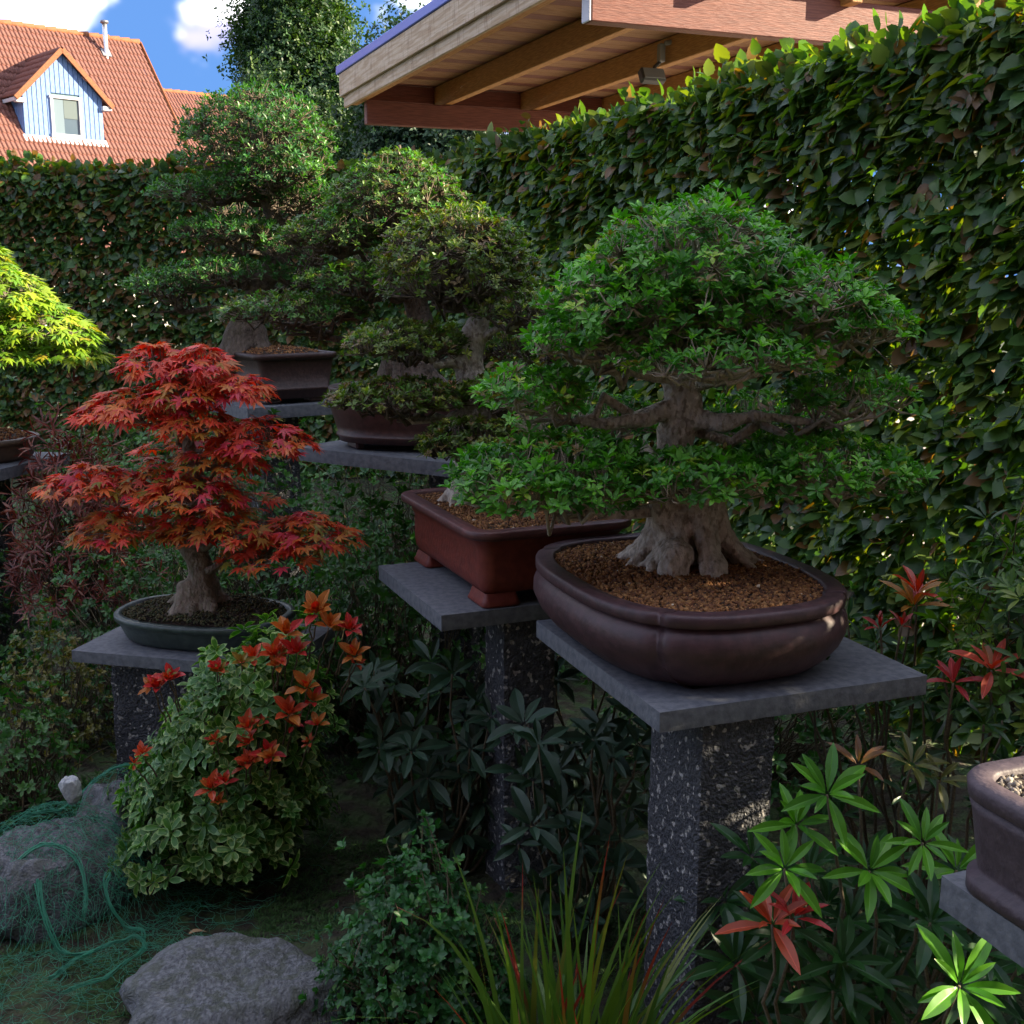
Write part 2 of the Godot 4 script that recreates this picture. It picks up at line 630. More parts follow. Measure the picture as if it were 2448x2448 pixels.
func build_hedges() -> void:
	var palette := [Color(0.055, 0.135, 0.042), Color(0.085, 0.185, 0.045), Color(0.165, 0.235, 0.045), Color(0.110, 0.175, 0.115), Color(0.200, 0.115, 0.046)]
	var through := Color(1.0, 0.98, 0.35)
	var leaves := [leaf_mesh(0.074, 0.061, 0.25, 0.30, 0.8, 0.12, 10), leaf_mesh(0.064, 0.052, 0.45, 0.5, 0.78, 0.12, 10), leaf_mesh(0.080, 0.062, 0.15, -0.15, 0.8, 0.12, 10)]
	var bark := rough_mat("hedge_bark", Color(0.06, 0.045, 0.035), Color(0.16, 0.13, 0.10), Vector3(6, 2, 6), 0.02, 0.9, 0.2)
	var rows := [
		["tall clipped beech hedge running along the right behind the bonsai", Vector3(1.344, 0, -4.18), 22.8, -5.6, 2.7, 0.62, 82000, 2.41],
		["clipped beech hedge closing the far left end below the tiled roof", Vector3(-0.75, 0, -9.45), 90.0, -6.6, 0.9, 0.55, 76000, 2.44]]
	for k in 2:
		var r: Array = rows[k]
		var t := thing("beech_hedge", r[0], "hedge", r[1], r[2], "clipped hedges round the garden")
		var z0: float = r[3]
		var z1: float = r[4]
		var thick: float = r[5]
		var top: float = r[7]
		# stand local: x 0 is the face towards the garden (left hedge: mirrored by its turn), hedge fills x 0..thick
		var st := begin()
		var z := z0 + 0.15
		while z < z1:
			var stem := begin()
			var p := bent(Vector3(thick * 0.5 + rng.randf_range(-0.1, 0.1), -0.1, z), Vector3(thick * 0.45 + rng.randf_range(-0.15, 0.15), top - 0.25, z + rng.randf_range(-0.2, 0.2)), 9, 0.06)
			tube(stem, p, taper(0.024, 0.007, 9), 6, 0.4)
			part(t, "stem", done(stem), bark)
			for i in 16:
				var a: Vector3 = p[rng.randi_range(1, 8)]
				var b := a + Vector3(rng.randf_range(-0.33, 0.3), rng.randf_range(0.1, 0.5), rng.randf_range(-0.4, 0.4))
				b.y = minf(b.y, top - 0.06)
				tube(st, bent(a, b, 4, 0.15), taper(0.006, 0.002, 4), 4)
			z += rng.randf_range(0.28, 0.42)
		stuff(part(t, "twigs", done(st), bark))
		var xf := []
		var tint := []
		for i in int(r[6]):
			var q := Vector3(0, rng.randf_range(0.03, top), rng.randf_range(z0, z1))
			var roll := rng.randf()
			var out := Vector3(-1, 0.35, 0)
			var lump := noise.get_noise_3d(q.z * 1.6, q.y * 1.6, k * 9.0) * 0.07 + noise.get_noise_3d(q.z * 5.0, q.y * 5.0, k * 9.0) * 0.04
			if roll < 0.62:
				q.x = -lump + absf(rng.randfn(0.0, 0.055))
			elif roll < 0.78:
				q.x = rng.randf_range(0.08, thick - 0.08)
			elif roll < 0.87:
				q.x = thick - absf(rng.randfn(0.0, 0.05))
				out = Vector3(1, 0.4, 0)
			else:
				q.x = rng.randf_range(0.0, thick)
				q.y = top - 0.45 * q.x + noise.get_noise_3d(q.z * 2.6, q.x * 4.0, k * 5.0 + 2.0) * 0.08 - rng.randfn(0.0, 0.035)
				out = Vector3(-0.3, 1, 0)
			# the top is clipped with a fall towards the back
			if out.y < 0.9:
				q.y = minf(q.y, top - 0.45 * maxf(q.x, 0.0) - rng.randf_range(0.0, 0.05))
			# a few thin places let the light through
			if q.y < top - 0.4 and noise.get_noise_3d(q.z * 1.9, q.y * 1.9, 40.0 + k) > 0.50 and rng.randf() < 0.42:
				continue
			var nrm := (out * 0.62 + Vector3.UP * 0.62 + rv(0.72)).normalized()
			var along := Vector3(out.x * 0.7, -0.5, -0.25) + rv(0.6)
			if out.y > 0.9:
				nrm = (Vector3(0.9, 0.2, -0.2) + rv(0.75)).normalized()
				along = Vector3(0, 0.9, 0) + rv(0.9)
			xf.append(Transform3D(frame(nrm, along, rng.randf_range(0.55, 1.22)), q))
			tint.append(pick([0.28, 0.34, 0.18, 0.12, 0.08] if k == 0 else [0.24, 0.28, 0.16, 0.10, 0.22]))
		foliage(t, "leaf", "leaves", leaves, xf, tint, palette, through, PARTS, 0.38)

# ---------------------------------------------------------------- wooden canopy behind the hedge
func build_canopy() -> void:
	var o := Vector3(-1.323, 2.97, -11.03)
	var t := thing("wooden_canopy", "flat roofed timber canopy with pale fascia boards rising behind the hedge", "canopy", o, 22.1)
	var red := rough_mat("red_timber", Color(0.125, 0.032, 0.021), Color(0.20, 0.062, 0.040), Vector3(0.5, 7, 7), 0.02, 0.6, 0.1)
	var along := rough_mat("rafter_timber", Color(0.34, 0.15, 0.042), Color(0.50, 0.25, 0.085), Vector3(9, 9, 0.7), 0.02, 0.65, 0.1)
	var pale := rough_mat("fascia_timber", Color(0.43, 0.30, 0.18), Color(0.55, 0.42, 0.29), Vector3(5, 4.0, 0.3), 0.012, 0.7, 0.12, 4, 0.3, 0.6)
	pale.detail_enabled = true
	var streak := col(0.24, 0.13, 0.065)
	pale.uv2_triplanar = true
	pale.uv2_scale = Vector3(3, 0.35, 1.9)
	pale.detail_uv_layer = BaseMaterial3D.DETAIL_UV_2
	pale.detail_albedo = noise_tex("fascia_streaks", 0.02, Color(streak.r, streak.g, streak.b, 0.0), Color(streak.r, streak.g, streak.b, 0.6), 3, FastNoiseLite.TYPE_SIMPLEX_SMOOTH, 0.58, 0.80)
	var zinc := plain_mat("blue_roof_edge", Color(0.06, 0.11, 0.50), 0.4, 0.1)
	part(t, "beam", box_mesh(Vector3(4.6, 0.20, 0.09), 0.006), red, Transform3D(Basis(), Vector3(2.3, 0.10, 0.0)))
	part(t, "beam", box_mesh(Vector3(4.6, 0.24, 0.10), 0.006), red, Transform3D(Basis(), Vector3(2.3, 0.12, 4.61)))
	part(t, "beam_end", box_mesh(Vector3(0.012, 0.236, 0.096), 0.003), plain_mat("painted_end", Color(0.55, 0.55, 0.60), 0.7), Transform3D(Basis(), Vector3(-0.0075, 0.12, 4.61)))
	for x in [0.0, 0.80, 1.68, 2.56, 3.44, 4.4]:
		part(t, "rafter", box_mesh(Vector3(0.075, 0.19, 5.1), 0.005), along, Transform3D(Basis(), Vector3(x - 0.02, 0.302, 2.22)))
	for i in 5:
		var xs := [0.0, 0.80, 1.68, 2.56, 3.44, 4.4]
		var w: float = xs[i + 1] - xs[i] - 0.08
		part(t, "noggin_board", box_mesh(Vector3(w, 0.15, 0.04), 0.004), red, Transform3D(Basis(), Vector3((xs[i] + xs[i + 1]) * 0.5 - 0.02, 0.318, -0.27)))
	for i in 35:
		part(t, "ceiling_board", box_mesh(Vector3(4.62, 0.022, 0.146), 0.004), red if i % 3 == 0 else rough_mat("ceiling_timber", Color(0.22, 0.10, 0.045), Color(0.34, 0.18, 0.085), Vector3(0.6, 8, 8), 0.02, 0.7, 0.1), Transform3D(Basis(), Vector3(2.2, 0.412, -0.27 + i * 0.149)))
	part(t, "fascia_board", box_mesh(Vector3(0.028, 0.115, 5.25), 0.004), pale, Transform3D(Basis(), Vector3(-0.085, 0.245, 2.24)))
	part(t, "fascia_board", box_mesh(Vector3(0.028, 0.20, 5.32), 0.004), pale, Transform3D(Basis(), Vector3(-0.116, 0.385, 2.24)))
	part(t, "fascia_board", box_mesh(Vector3(4.66, 0.20, 0.028), 0.004), pale, Transform3D(Basis(), Vector3(2.23, 0.385, -0.435)))
	part(t, "metal_edge", box_mesh(Vector3(0.05, 0.075, 5.44), 0.006), zinc, Transform3D(Basis(), Vector3(-0.118, 0.5245, 2.24)))
	part(t, "roof_deck", box_mesh(Vector3(4.6, 0.06, 5.3), 0.004), plain_mat("roof_felt", Color(0.05, 0.05, 0.06), 0.9), Transform3D(Basis(), Vector3(2.22, 0.47, 2.24)))
	for z in [0.0, 4.61]:
		part(t, "post", box_mesh(Vector3(0.11, 2.97, 0.11), 0.006), along, Transform3D(Basis(), Vector3(3.0, -1.487, z)))
		part(t, "post", box_mesh(Vector3(0.11, 2.97, 0.11), 0.006), along, Transform3D(Basis(), Vector3(4.4, -1.487, z)))
	# floodlight hung on the second rafter
	var dark := plain_mat("lamp_housing", Color(0.05, 0.05, 0.055), 0.5)
	var lamp := thing("floodlight", "dark grey floodlight hanging on a bracket under the timber canopy", "lamp", o + Basis(Vector3.UP, deg_to_rad(22.1)) * Vector3(1.545, 0.24, 2.6), 22.1)
	part(lamp, "bracket", box_mesh(Vector3(0.05, 0.13, 0.05), 0.006), plain_mat("lamp_bracket", Color(0.20, 0.20, 0.21), 0.5), Transform3D(Basis(), Vector3(0.03, 0.045, 0)))
	part(lamp, "sensor", box_mesh(Vector3(0.14, 0.035, 0.04), 0.008), plain_mat("lamp_bracket", Color(0.20, 0.20, 0.21), 0.5), Transform3D(Basis(Vector3.BACK, 0.2), Vector3(0.10, 0.12, 0.05)))
	var arm := begin()
	tube(arm, [Vector3(0.02, -0.02, 0), Vector3(-0.03, -0.06, 0.01), Vector3(-0.035, -0.10, 0.02)], [0.014, 0.014, 0.014], 8)
	part(lamp, "arm", done(arm), dark)
	part(lamp, "housing", box_mesh(Vector3(0.20, 0.11, 0.07), 0.012), dark, Transform3D(Basis(Vector3.RIGHT, -0.5), Vector3(-0.06, -0.13, 0.03)))
	part(lamp, "glass", box_mesh(Vector3(0.17, 0.085, 0.006), 0.002), plain_mat("lamp_glass", Color(0.25, 0.27, 0.30), 0.1), Transform3D(Basis(Vector3.RIGHT, -0.5), Vector3(-0.06, -0.13 + 0.0182, 0.03 + 0.0333)))

# ---------------------------------------------------------------- houses far behind the left hedge
# pantiles: waves across, a step at every course; x along the ridge, running down towards +z
func tiles_mesh(x0: float, x1: float, run: float, drop: float, gap := []) -> ArrayMesh:
	var st := begin()
	st.set_smooth_group(0)
	var pitch := 0.155
	var courses := int(Vector2(run, drop).length() / 0.34)
	var along := Vector3(0, -drop, run)
	var up := Vector3(0, run, drop).normalized()
	var cols := int((x1 - x0) / pitch)
	var prof := [[0.0, 0.0], [0.16, 0.028], [0.34, 0.036], [0.52, 0.026], [0.70, 0.004], [0.86, -0.004], [1.0, 0.0]]
	for r in courses:
		var s0 := float(r) / courses
		var s1 := float(r + 1) / courses
		for c in cols:
			var xa := x0 + c * pitch
			var mid := xa + pitch * 0.5
			var skip := false
			for g in gap:
				if mid > g[0] and mid < g[1] and (s0 + s1) * 0.5 * drop > g[2] and (s0 + s1) * 0.5 * drop < g[3]:
					skip = true
			if skip:
				continue
			var j := rng.randf_range(-0.006, 0.006)
			for k in prof.size() - 1:
				var a: Array = prof[k]
				var b: Array = prof[k + 1]
				var pa := Vector3(xa + a[0] * pitch, 0, 0)
				var pb := Vector3(xa + b[0] * pitch, 0, 0)
				quad(st, pa + along * s0 + up * (a[1] + j), pb + along * s0 + up * (b[1] + j), pb + along * s1 + up * (b[1] + 0.03 + j), pa + along * s1 + up * (a[1] + 0.03 + j))
				quad(st, pa + along * s1 + up * (a[1] + 0.03 + j), pb + along * s1 + up * (b[1] + 0.03 + j), pb + along * s1 + up * (b[1] - 0.005), pa + along * s1 + up * (a[1] - 0.005))
	return done(st)

func prism_mesh(outline: Array, depth: float) -> ArrayMesh:
	# outline in x,y (any winding), extruded from z 0 to -depth
	var st := begin()
	st.set_smooth_group(-1)
	var n := outline.size()
	for i in n:
		var a: Vector2 = outline[i]
		var b: Vector2 = outline[(i + 1) % n]
		quad(st, Vector3(a.x, a.y, 0), Vector3(b.x, b.y, 0), Vector3(b.x, b.y, -depth), Vector3(a.x, a.y, -depth))
	for i in range(1, n - 1):
		for z in [0.0, -depth]:
			for p in [outline[0], outline[i], outline[i + 1]]:
				st.add_vertex(Vector3(p.x, p.y, z))
	st.generate_normals()
	return st.commit()

func build_houses() -> void:
	var clay := rough_mat("clay_tiles", Color(0.115, 0.041, 0.030), Color(0.20, 0.078, 0.060), Vector3(0.9, 0.9, 0.9), 0.03, 0.75, 0.0, 5)
	var clay_edge := rough_mat("ridge_tiles", Color(0.19, 0.062, 0.022), Color(0.29, 0.10, 0.036), Vector3(0.8, 0.8, 0.8), 0.03, 0.75, 0.0)
	var plaster := rough_mat("plaster", Color(0.55, 0.52, 0.47), Color(0.66, 0.63, 0.58), Vector3(0.5, 0.5, 0.5), 0.02, 0.9, 0.0)
	var board := rough_mat("blue_boards", Color(0.10, 0.18, 0.40), Color(0.18, 0.28, 0.50), Vector3(4, 0.5, 4), 0.02, 0.7, 0.05)
	var white := plain_mat("white_trim", Color(0.50, 0.51, 0.54), 0.6)
	# house frame: x along the ridge (away to the right), z out of the slope that faces the garden, y 0 at the ridge
	var h := thing("tiled_house", "house with red pantile roof, steel flue and blue boarded dormer", "house", Vector3(-14.15, 10.4, -46.9), 43.8)
	var gap := [[-5.94, -3.19, 2.9, 4.15]]
	stuff(part(h, "roof_tiles", tiles_mesh(-16.0, 0.0, 6.3, 7.94, gap), clay))
	part(h, "back_slope", prism_mesh([Vector2(0, -0.04), Vector2(-6.3, -7.98), Vector2(-6.3, -8.1), Vector2(0, -0.16)], 16.0), clay, Transform3D(Basis(Vector3.UP, -PI / 2), Vector3(-16, 0, 0)))
	part(h, "wall", prism_mesh([Vector2(-5.6, -10.5), Vector2(5.6, -10.5), Vector2(5.6, -7.3), Vector2(0, -0.25), Vector2(-5.6, -7.3)], 15.4), plaster, Transform3D(Basis(Vector3.UP, -PI / 2), Vector3(-15.7, 0, 0)))
	for i in 40:
		var rt := begin()
		tube(rt, [Vector3(-16.0 + i * 0.4, -0.015, 0), Vector3(-15.61 + i * 0.4, 0.012, 0)], [0.10, 0.12], 8)
		part(h, "ridge_tile", done(rt), clay_edge)
	part(h, "verge_board", box_mesh(Vector3(0.05, 0.20, 10.1), 0.01), clay_edge, Transform3D(Basis(Vector3.RIGHT, atan2(7.94, 6.3)), Vector3(0.03, -3.99, 3.15)))
	# flue
	var flue := begin()
	tube(flue, [Vector3(-1.63, -0.95, 0.6), Vector3(-1.63, 0.35, 0.6)], [0.085, 0.085], 14)
	var fp := part(h, "flue", done(flue), plain_mat("steel_flue", Color(0.62, 0.62, 0.64), 0.3, 0.85))
	var cap := begin()
	tube(cap, [Vector3(-1.63, 0.35, 0.6), Vector3(-1.63, 0.38, 0.6), Vector3(-1.63, 0.46, 0.6), Vector3(-1.63, 0.48, 0.6)], [0.09, 0.15, 0.15, 0.03], 14)
	part(fp, "cap", done(cap), plain_mat("steel_cap", Color(0.25, 0.25, 0.28), 0.4, 0.7))
	var lead := plain_mat("lead", Color(0.20, 0.20, 0.23), 0.7)
	part(h, "flue_collar", box_mesh(Vector3(0.34, 0.03, 0.36), 0.01), lead, Transform3D(Basis(Vector3.RIGHT, atan2(7.94, 6.3)), Vector3(-1.63, -0.64, 0.60)))
	# dormer
	var dx0 := -5.94
	var dx1 := -3.19
	var mid := (dx0 + dx1) * 0.5
	var zf := 3.30
	var yb := -4.17
	var ye := -2.70
	var ya := -1.30
	var d := Node3D.new()
	d.name = "dormer"
	h.add_child(d)
	part(d, "wall", prism_mesh([Vector2(dx0 + 0.03, yb), Vector2(dx1 - 0.03, yb), Vector2(dx1 - 0.03, ye), Vector2(mid, ya - 0.05), Vector2(dx0 + 0.03, ye)], 2.6), plain_mat("dormer_shell", Color(0.10, 0.17, 0.20), 0.8), Transform3D(Basis(), Vector3(0, 0, zf - 0.05)))
	var nb := 17
	var bw := (dx1 - dx0) / nb
	var wx0 := -5.03
	var wx1 := -3.97
	var wy1 := -2.78
	for i in nb:
		var xa := dx0 + i * bw + 0.012
		var xb := dx0 + (i + 1) * bw - 0.012
		var ytop := func(x: float) -> float: return ye + (ya - ye) * (1.0 - absf(x - mid) / ((dx1 - dx0) * 0.5)) - 0.04
		var lows := yb
		if (xa + xb) * 0.5 > wx0 and (xa + xb) * 0.5 < wx1:
			lows = wy1 + 0.11
		part(d, "board", prism_mesh([Vector2(xa, lows), Vector2(xb, lows), Vector2(xb, ytop.call(xb)), Vector2(xa, ytop.call(xa))], 0.045), board, Transform3D(Basis(), Vector3(0, 0, zf)))
	for i in 10:
		for sx in [dx0, dx1]:
			var zz := zf - 0.12 - i * 0.16
			part(d, "board", box_mesh(Vector3(0.04, 1.45, 0.13), 0.008), board, Transform3D(Basis(), Vector3(sx + (0.0 if sx == dx0 else 0.0), (yb + ye) * 0.5 - 0.02, zz)))
	for sx in [-1.0, 1.0]:
		var half := (dx1 - dx0) * 0.5 + 0.30
		var fall := (ya - ye) / ((dx1 - dx0) * 0.5)
		var ang := atan(fall)
		var ln := Vector2(half, half * fall).length()
		var dt := tiles_mesh(0.0, 3.2, half, half * fall)
		stuff(part(d, "dormer_tiles", dt, clay, Transform3D(Basis(Vector3.UP, sx * PI / 2), Vector3(mid, ya + 0.10, zf + 0.22 if sx > 0 else zf - 2.98))))
		part(d, "barge_board", box_mesh(Vector3(ln, 0.17, 0.06), 0.01), clay_edge, Transform3D(Basis(Vector3.BACK, -sx * ang), Vector3(mid + sx * half * 0.5, ya + 0.02 - half * fall * 0.5, zf + 0.20)))
		part(d, "gutter_board", box_mesh(Vector3(0.32, 0.14, 0.24), 0.01), white, Transform3D(Basis(), Vector3(mid + sx * (half - 0.19), ya - half * fall - 0.02, zf + 0.04)))
		part(d, "eave_board", box_mesh(Vector3(0.05, 0.12, 2.2), 0.01), white, Transform3D(Basis(), Vector3(mid + sx * (half - 0.02), ya - half * fall + 0.01, zf - 1.0)))
	var w := Node3D.new()
	w.name = "window"
	d.add_child(w)
	part(w, "pane", box_mesh(Vector3(0.90, 1.16, 0.012), 0.003), plain_mat("window_glass", Color(0.06, 0.09, 0.12), 0.06), Transform3D(Basis(), Vector3((wx0 + wx1) * 0.5, -3.42, zf - 0.02)))
	part(w, "blind", box_mesh(Vector3(0.50, 0.62, 0.01), 0.003), plain_mat("blind_cloth", Color(0.10, 0.13, 0.135), 0.8), Transform3D(Basis(), Vector3((wx0 + wx1) * 0.5 + 0.18, -3.16, zf + 0.0)))
	part(w, "curtain", box_mesh(Vector3(0.36, 1.16, 0.012), 0.003), plain_mat("curtain_cloth", Color(0.13, 0.18, 0.22), 0.8), Transform3D(Basis(), Vector3((wx0 + wx1) * 0.5 - 0.26, -3.42, zf + 0.003)))
	for q in [[0.0, -2.80, 1.12, 0.10], [0.0, -4.05, 1.12, 0.14]]:
		part(w, "frame", box_mesh(Vector3(q[2], q[3], 0.10), 0.01), white, Transform3D(Basis(), Vector3((wx0 + wx1) * 0.5, q[1], zf + 0.02)))
	for sx in [-1.0, 1.0]:
		part(w, "frame", box_mesh(Vector3(0.10, 1.14, 0.09), 0.01), white, Transform3D(Basis(), Vector3((wx0 + wx1) * 0.5 + sx * 0.49, -3.42, zf + 0.02)))
	part(d, "apron", box_mesh(Vector3(2.9, 0.05, 0.30), 0.01), white, Transform3D(Basis(Vector3.RIGHT, 0.9), Vector3(mid, yb - 0.03, zf + 0.05)))
	# second roof, further off
	var h2 := thing("tiled_house", "farther house with a low red roof peeking beside the big gable", "house", Vector3(-17.6, 10.45, -58.0), 40.0)
	stuff(part(h2, "roof_tiles", tiles_mesh(-4.0, 9.0, 5.6, 5.2), clay))
	part(h2, "back_slope", prism_mesh([Vector2(0, -0.04), Vector2(-5.6, -5.24), Vector2(-5.6, -5.4), Vector2(0, -0.2)], 13.0), clay, Transform3D(Basis(Vector3.UP, -PI / 2), Vector3(-4, 0, 0)))
	part(h2, "wall", prism_mesh([Vector2(-5, -10.55), Vector2(5, -10.55), Vector2(5, -4.9), Vector2(0, -0.3), Vector2(-5, -4.9)], 12.4), plaster, Transform3D(Basis(Vector3.UP, -PI / 2), Vector3(-3.7, 0, 0)))
	for i in 33:
		var rt := begin()
		tube(rt, [Vector3(-4.0 + i * 0.4, -0.015, 0), Vector3(-3.61 + i * 0.4, 0.012, 0)], [0.10, 0.12], 8)
		part(h2, "ridge_tile", done(rt), clay_edge)

# ---------------------------------------------------------------- trees beyond the hedge
func far_tree(called: String, label: String, at: Vector3, height: float, radius: float, low: float, palette: Array, count: int, leaf: float, pointed: float) -> void:
	var t := thing(called, label, "tree", at, 0.0, "trees beyond the hedge")
	var bark := rough_mat("far_bark", Color(0.05, 0.04, 0.03), Color(0.11, 0.09, 0.07), Vector3(2, 1, 2), 0.02, 0.9, 0.2)
	var st := begin()
	tube(st, bent(Vector3.DOWN * 0.2, Vector3(0.1, height * 0.9, 0), 8, 0.02), taper(radius * 0.11, 0.02, 8), 8, 0.4)
	var trunk := part(t, "trunk", done(st), bark)
	var xf := []
	var tint := []
	var limbs := begin()
	for b in 70:
		var s := rng.randf_range(0.0, 1.0)
		var y := lerpf(low, height * 0.96, s)
		var az := rng.randf() * TAU
		var reach := radius * (pow(1.0 - s, pointed) * 0.95 + 0.10) * rng.randf_range(0.7, 1.1)
		var tip := Vector3(cos(az) * reach, y + reach * 0.9, sin(az) * reach)
		var root := Vector3(0, y - reach * 0.2, 0)
		tube(limbs, bent(root, tip, 4, 0.06), taper(0.03, 0.008, 4), 4)
		var clump := rng.randf_range(0.22, 0.36) * radius
		for i in count / 70:
			var g := Vector3(rng.randfn(0, 0.42), rng.randfn(0, 0.75), rng.randfn(0, 0.42)) * clump
			var q := root.lerp(tip, clampf(rng.randf_range(0.45, 1.05), 0, 1.05)) + g
			xf.append(Transform3D(spun(Vector3(q.x, radius * 0.7, q.z).normalized() + rv(0.8), rng.randf_range(0.7, 1.3)), q))
			tint.append(pick([0.4, 0.4, 0.2]))
	stuff(part(trunk, "limbs", done(limbs), bark))
	var mesh := whorl_mesh(4, leaf, leaf * 0.55, 0.5, 0.5, Color.WHITE, 2, 0.9)
	var cols := []
	for i in xf.size():
		var c: Color = palette[tint[i]]
		var j := rng.randf_range(0.7, 1.3)
		cols.append(Color(c.r * j, c.g * j, c.b * j))
	copies(t, "crown", mesh, leaf_mat(Color.WHITE, Color(0.85, 0.9, 0.4), 0.5), xf, cols)

func build_far_trees() -> void:
	var p := [Color(0.030, 0.075, 0.032), Color(0.045, 0.105, 0.035), Color(0.085, 0.150, 0.030)]
	far_tree("columnar_tree", "tall dense columnar tree rising between the tiled roof and the canopy", Vector3(-3.72, 0, -21.5), 6.9, 1.5, 0.6, p, 110000, 0.075, 0.55)
	var q := [Color(0.022, 0.055, 0.030), Color(0.030, 0.075, 0.032), Color(0.045, 0.095, 0.035)]
	far_tree("bushy_tree", "low dark bushy tree seen under the canopy beam", Vector3(-1.2, 0, -18.5), 4.6, 1.7, 0.3, q, 45000, 0.085, 0.5)
	far_tree("bushy_tree", "dark bushy tree farther right, mostly hidden behind hedge and canopy", Vector3(2.2, 0, -20.0), 4.9, 2.0, 0.3, q, 45000, 0.09, 0.5)

# ---------------------------------------------------------------- stands and pots
func outline(kind: String, a: float, b: float, n := 96) -> Array:
	var pts := []
	if kind == "lobed":
		var per := n / 4
		var c := [Vector2(a, -b), Vector2(a, b), Vector2(-a, b), Vector2(-a, -b)]
		for k in 4:
			var p: Vector2 = c[k]
			var q: Vector2 = c[(k + 1) % 4]
			var out := Vector2((q - p).y, -(q - p).x).normalized()
			for i in per:
				var t := (float(i) / per)
				t = t - 0.5 + 0.0
				var s := 2.0 * t
				pts.append(p.lerp(q, t + 0.5) + out * (0.072 * (1.0 - pow(absf(s), 3.0)) - 0.014 * exp(-pow((1.0 - absf(s)) / 0.045, 2.0))))
	elif kind == "oval":
		for i in n:
			var w := TAU * i / n
			pts.append(Vector2(a * signf(cos(w)) * pow(absf(cos(w)), 0.8), b * signf(sin(w)) * pow(absf(sin(w)), 0.8)))
	else:
		var r := 0.035 if kind == "rect" else 0.065
		if kind == "foot":
			r = 0.012
		var per := n / 4
		var cs := [Vector2(a - r, b - r), Vector2(-a + r, b - r), Vector2(-a + r, -b + r), Vector2(a - r, -b + r)]
		for k in 4:
			for i in per:
				var w := PI * 0.5 * (k + float(i) / (per - 1))
				pts.append(cs[k] + Vector2(cos(w), sin(w)) * r)
	return pts

# walls of a pot: profile of [outwards, up] swept round the outline
func pot_wall(pts: Array, prof: Array) -> ArrayMesh:
	var st := begin()
	st.set_smooth_group(0)
	var n := pts.size()
	var nor := []
	for i in n:
		var d: Vector2 = pts[(i + 1) % n] - pts[(i + n - 1) % n]
		nor.append(Vector2(d.y, -d.x).normalized())
	var sgn := 1.0
	if (nor[0] as Vector2).dot(pts[0]) < 0:
		sgn = -1.0
	for j in prof.size() - 1:
		for i in n:
			var i2 := (i + 1) % n
			var f := func(k: int, q: Array) -> Vector3:
				var p: Vector2 = pts[k] + nor[k] * sgn * q[0]
				return Vector3(p.x, q[1], p.y)
			quad(st, f.call(i, prof[j]), f.call(i, prof[j + 1]), f.call(i2, prof[j + 1]), f.call(i2, prof[j]))
	return done(st)

func grain_mesh(r: float) -> ArrayMesh:
	var st := begin()
	st.set_smooth_group(0)
	var ring := []
	for k in 5:
		ring.append(Vector3(cos(TAU * k / 5), rng.randf_range(-0.3, 0.3), sin(TAU * k / 5)) * r * rng.randf_range(0.8, 1.2))
	for k in 5:
		for q in [Vector3.UP * r * 0.8, ring[k], ring[(k + 1) % 5], Vector3.DOWN * r * 0.8, ring[(k + 1) % 5], ring[k]]:
			st.add_vertex(q)
	return done(st)

func inside(pts: Array, q: Vector2) -> bool:
	return Geometry2D.is_point_in_polygon(q, PackedVector2Array(pts))

func add_soil(pot: Node3D, pts: Array, inset: float, y: float, mound: float, grains: int, size: float, palette: Array) -> void:
	var inner := []
	var n := pts.size()
	for i in n:
		var p: Vector2 = pts[i]
		inner.append(p * (1.0 - inset / p.length()))
	var st := begin()
	var rings := 9
	var f := func(i: int, r: int) -> Vector3:
		var p: Vector2 = inner[i % n] * (float(r) / rings)
		return Vector3(p.x, y + mound * (1.0 - pow(float(r) / rings, 2.0)) + noise.get_noise_2dv(p * 30.0) * 0.004, p.y)
	for r in rings:
		for i in n:
			quad(st, f.call(i, r), f.call(i + 1, r), f.call(i + 1, r + 1), f.call(i, r + 1))
	part(pot, "soil", done(st), rough_mat("soil", Color(0.018, 0.010, 0.006), Color(0.06, 0.032, 0.016), Vector3(9, 9, 9), 0.03, 0.95, 0.3))
	var box := Rect2(inner[0], Vector2.ZERO)
	for p in inner:
		box = box.expand(p)
	var xf := []
	var cols := []
	while xf.size() < grains:
		var q := Vector2(rng.randf_range(box.position.x, box.end.x), rng.randf_range(box.position.y, box.end.y))
		if not inside(inner, q):
			continue
		var edge: float = clampf(q.length() / maxf(box.size.x, box.size.y) * 2.0, 0.0, 1.0)
		var h := y + mound * (1.0 - edge * edge) + noise.get_noise_2dv(q * 30.0) * 0.004 + rng.randf_range(-0.001, 0.003)
		xf.append(Transform3D(spun(rv()).scaled_local(Vector3.ONE * rng.randf_range(0.6, 1.5)), Vector3(q.x, h, q.y)))
		var c: Color = palette[pick([0.42, 0.30, 0.22, 0.055, 0.005])]
		var j := rng.randf_range(0.7, 1.3)
		cols.append(Color(c.r * j, c.g * j, c.b * j))
	var gm := StandardMaterial3D.new()
	gm.resource_name = "grains"
	gm.vertex_color_use_as_albedo = true
	gm.roughness = 0.95
	copies(pot, "soil_grains", grain_mesh(size), gm, xf, cols)

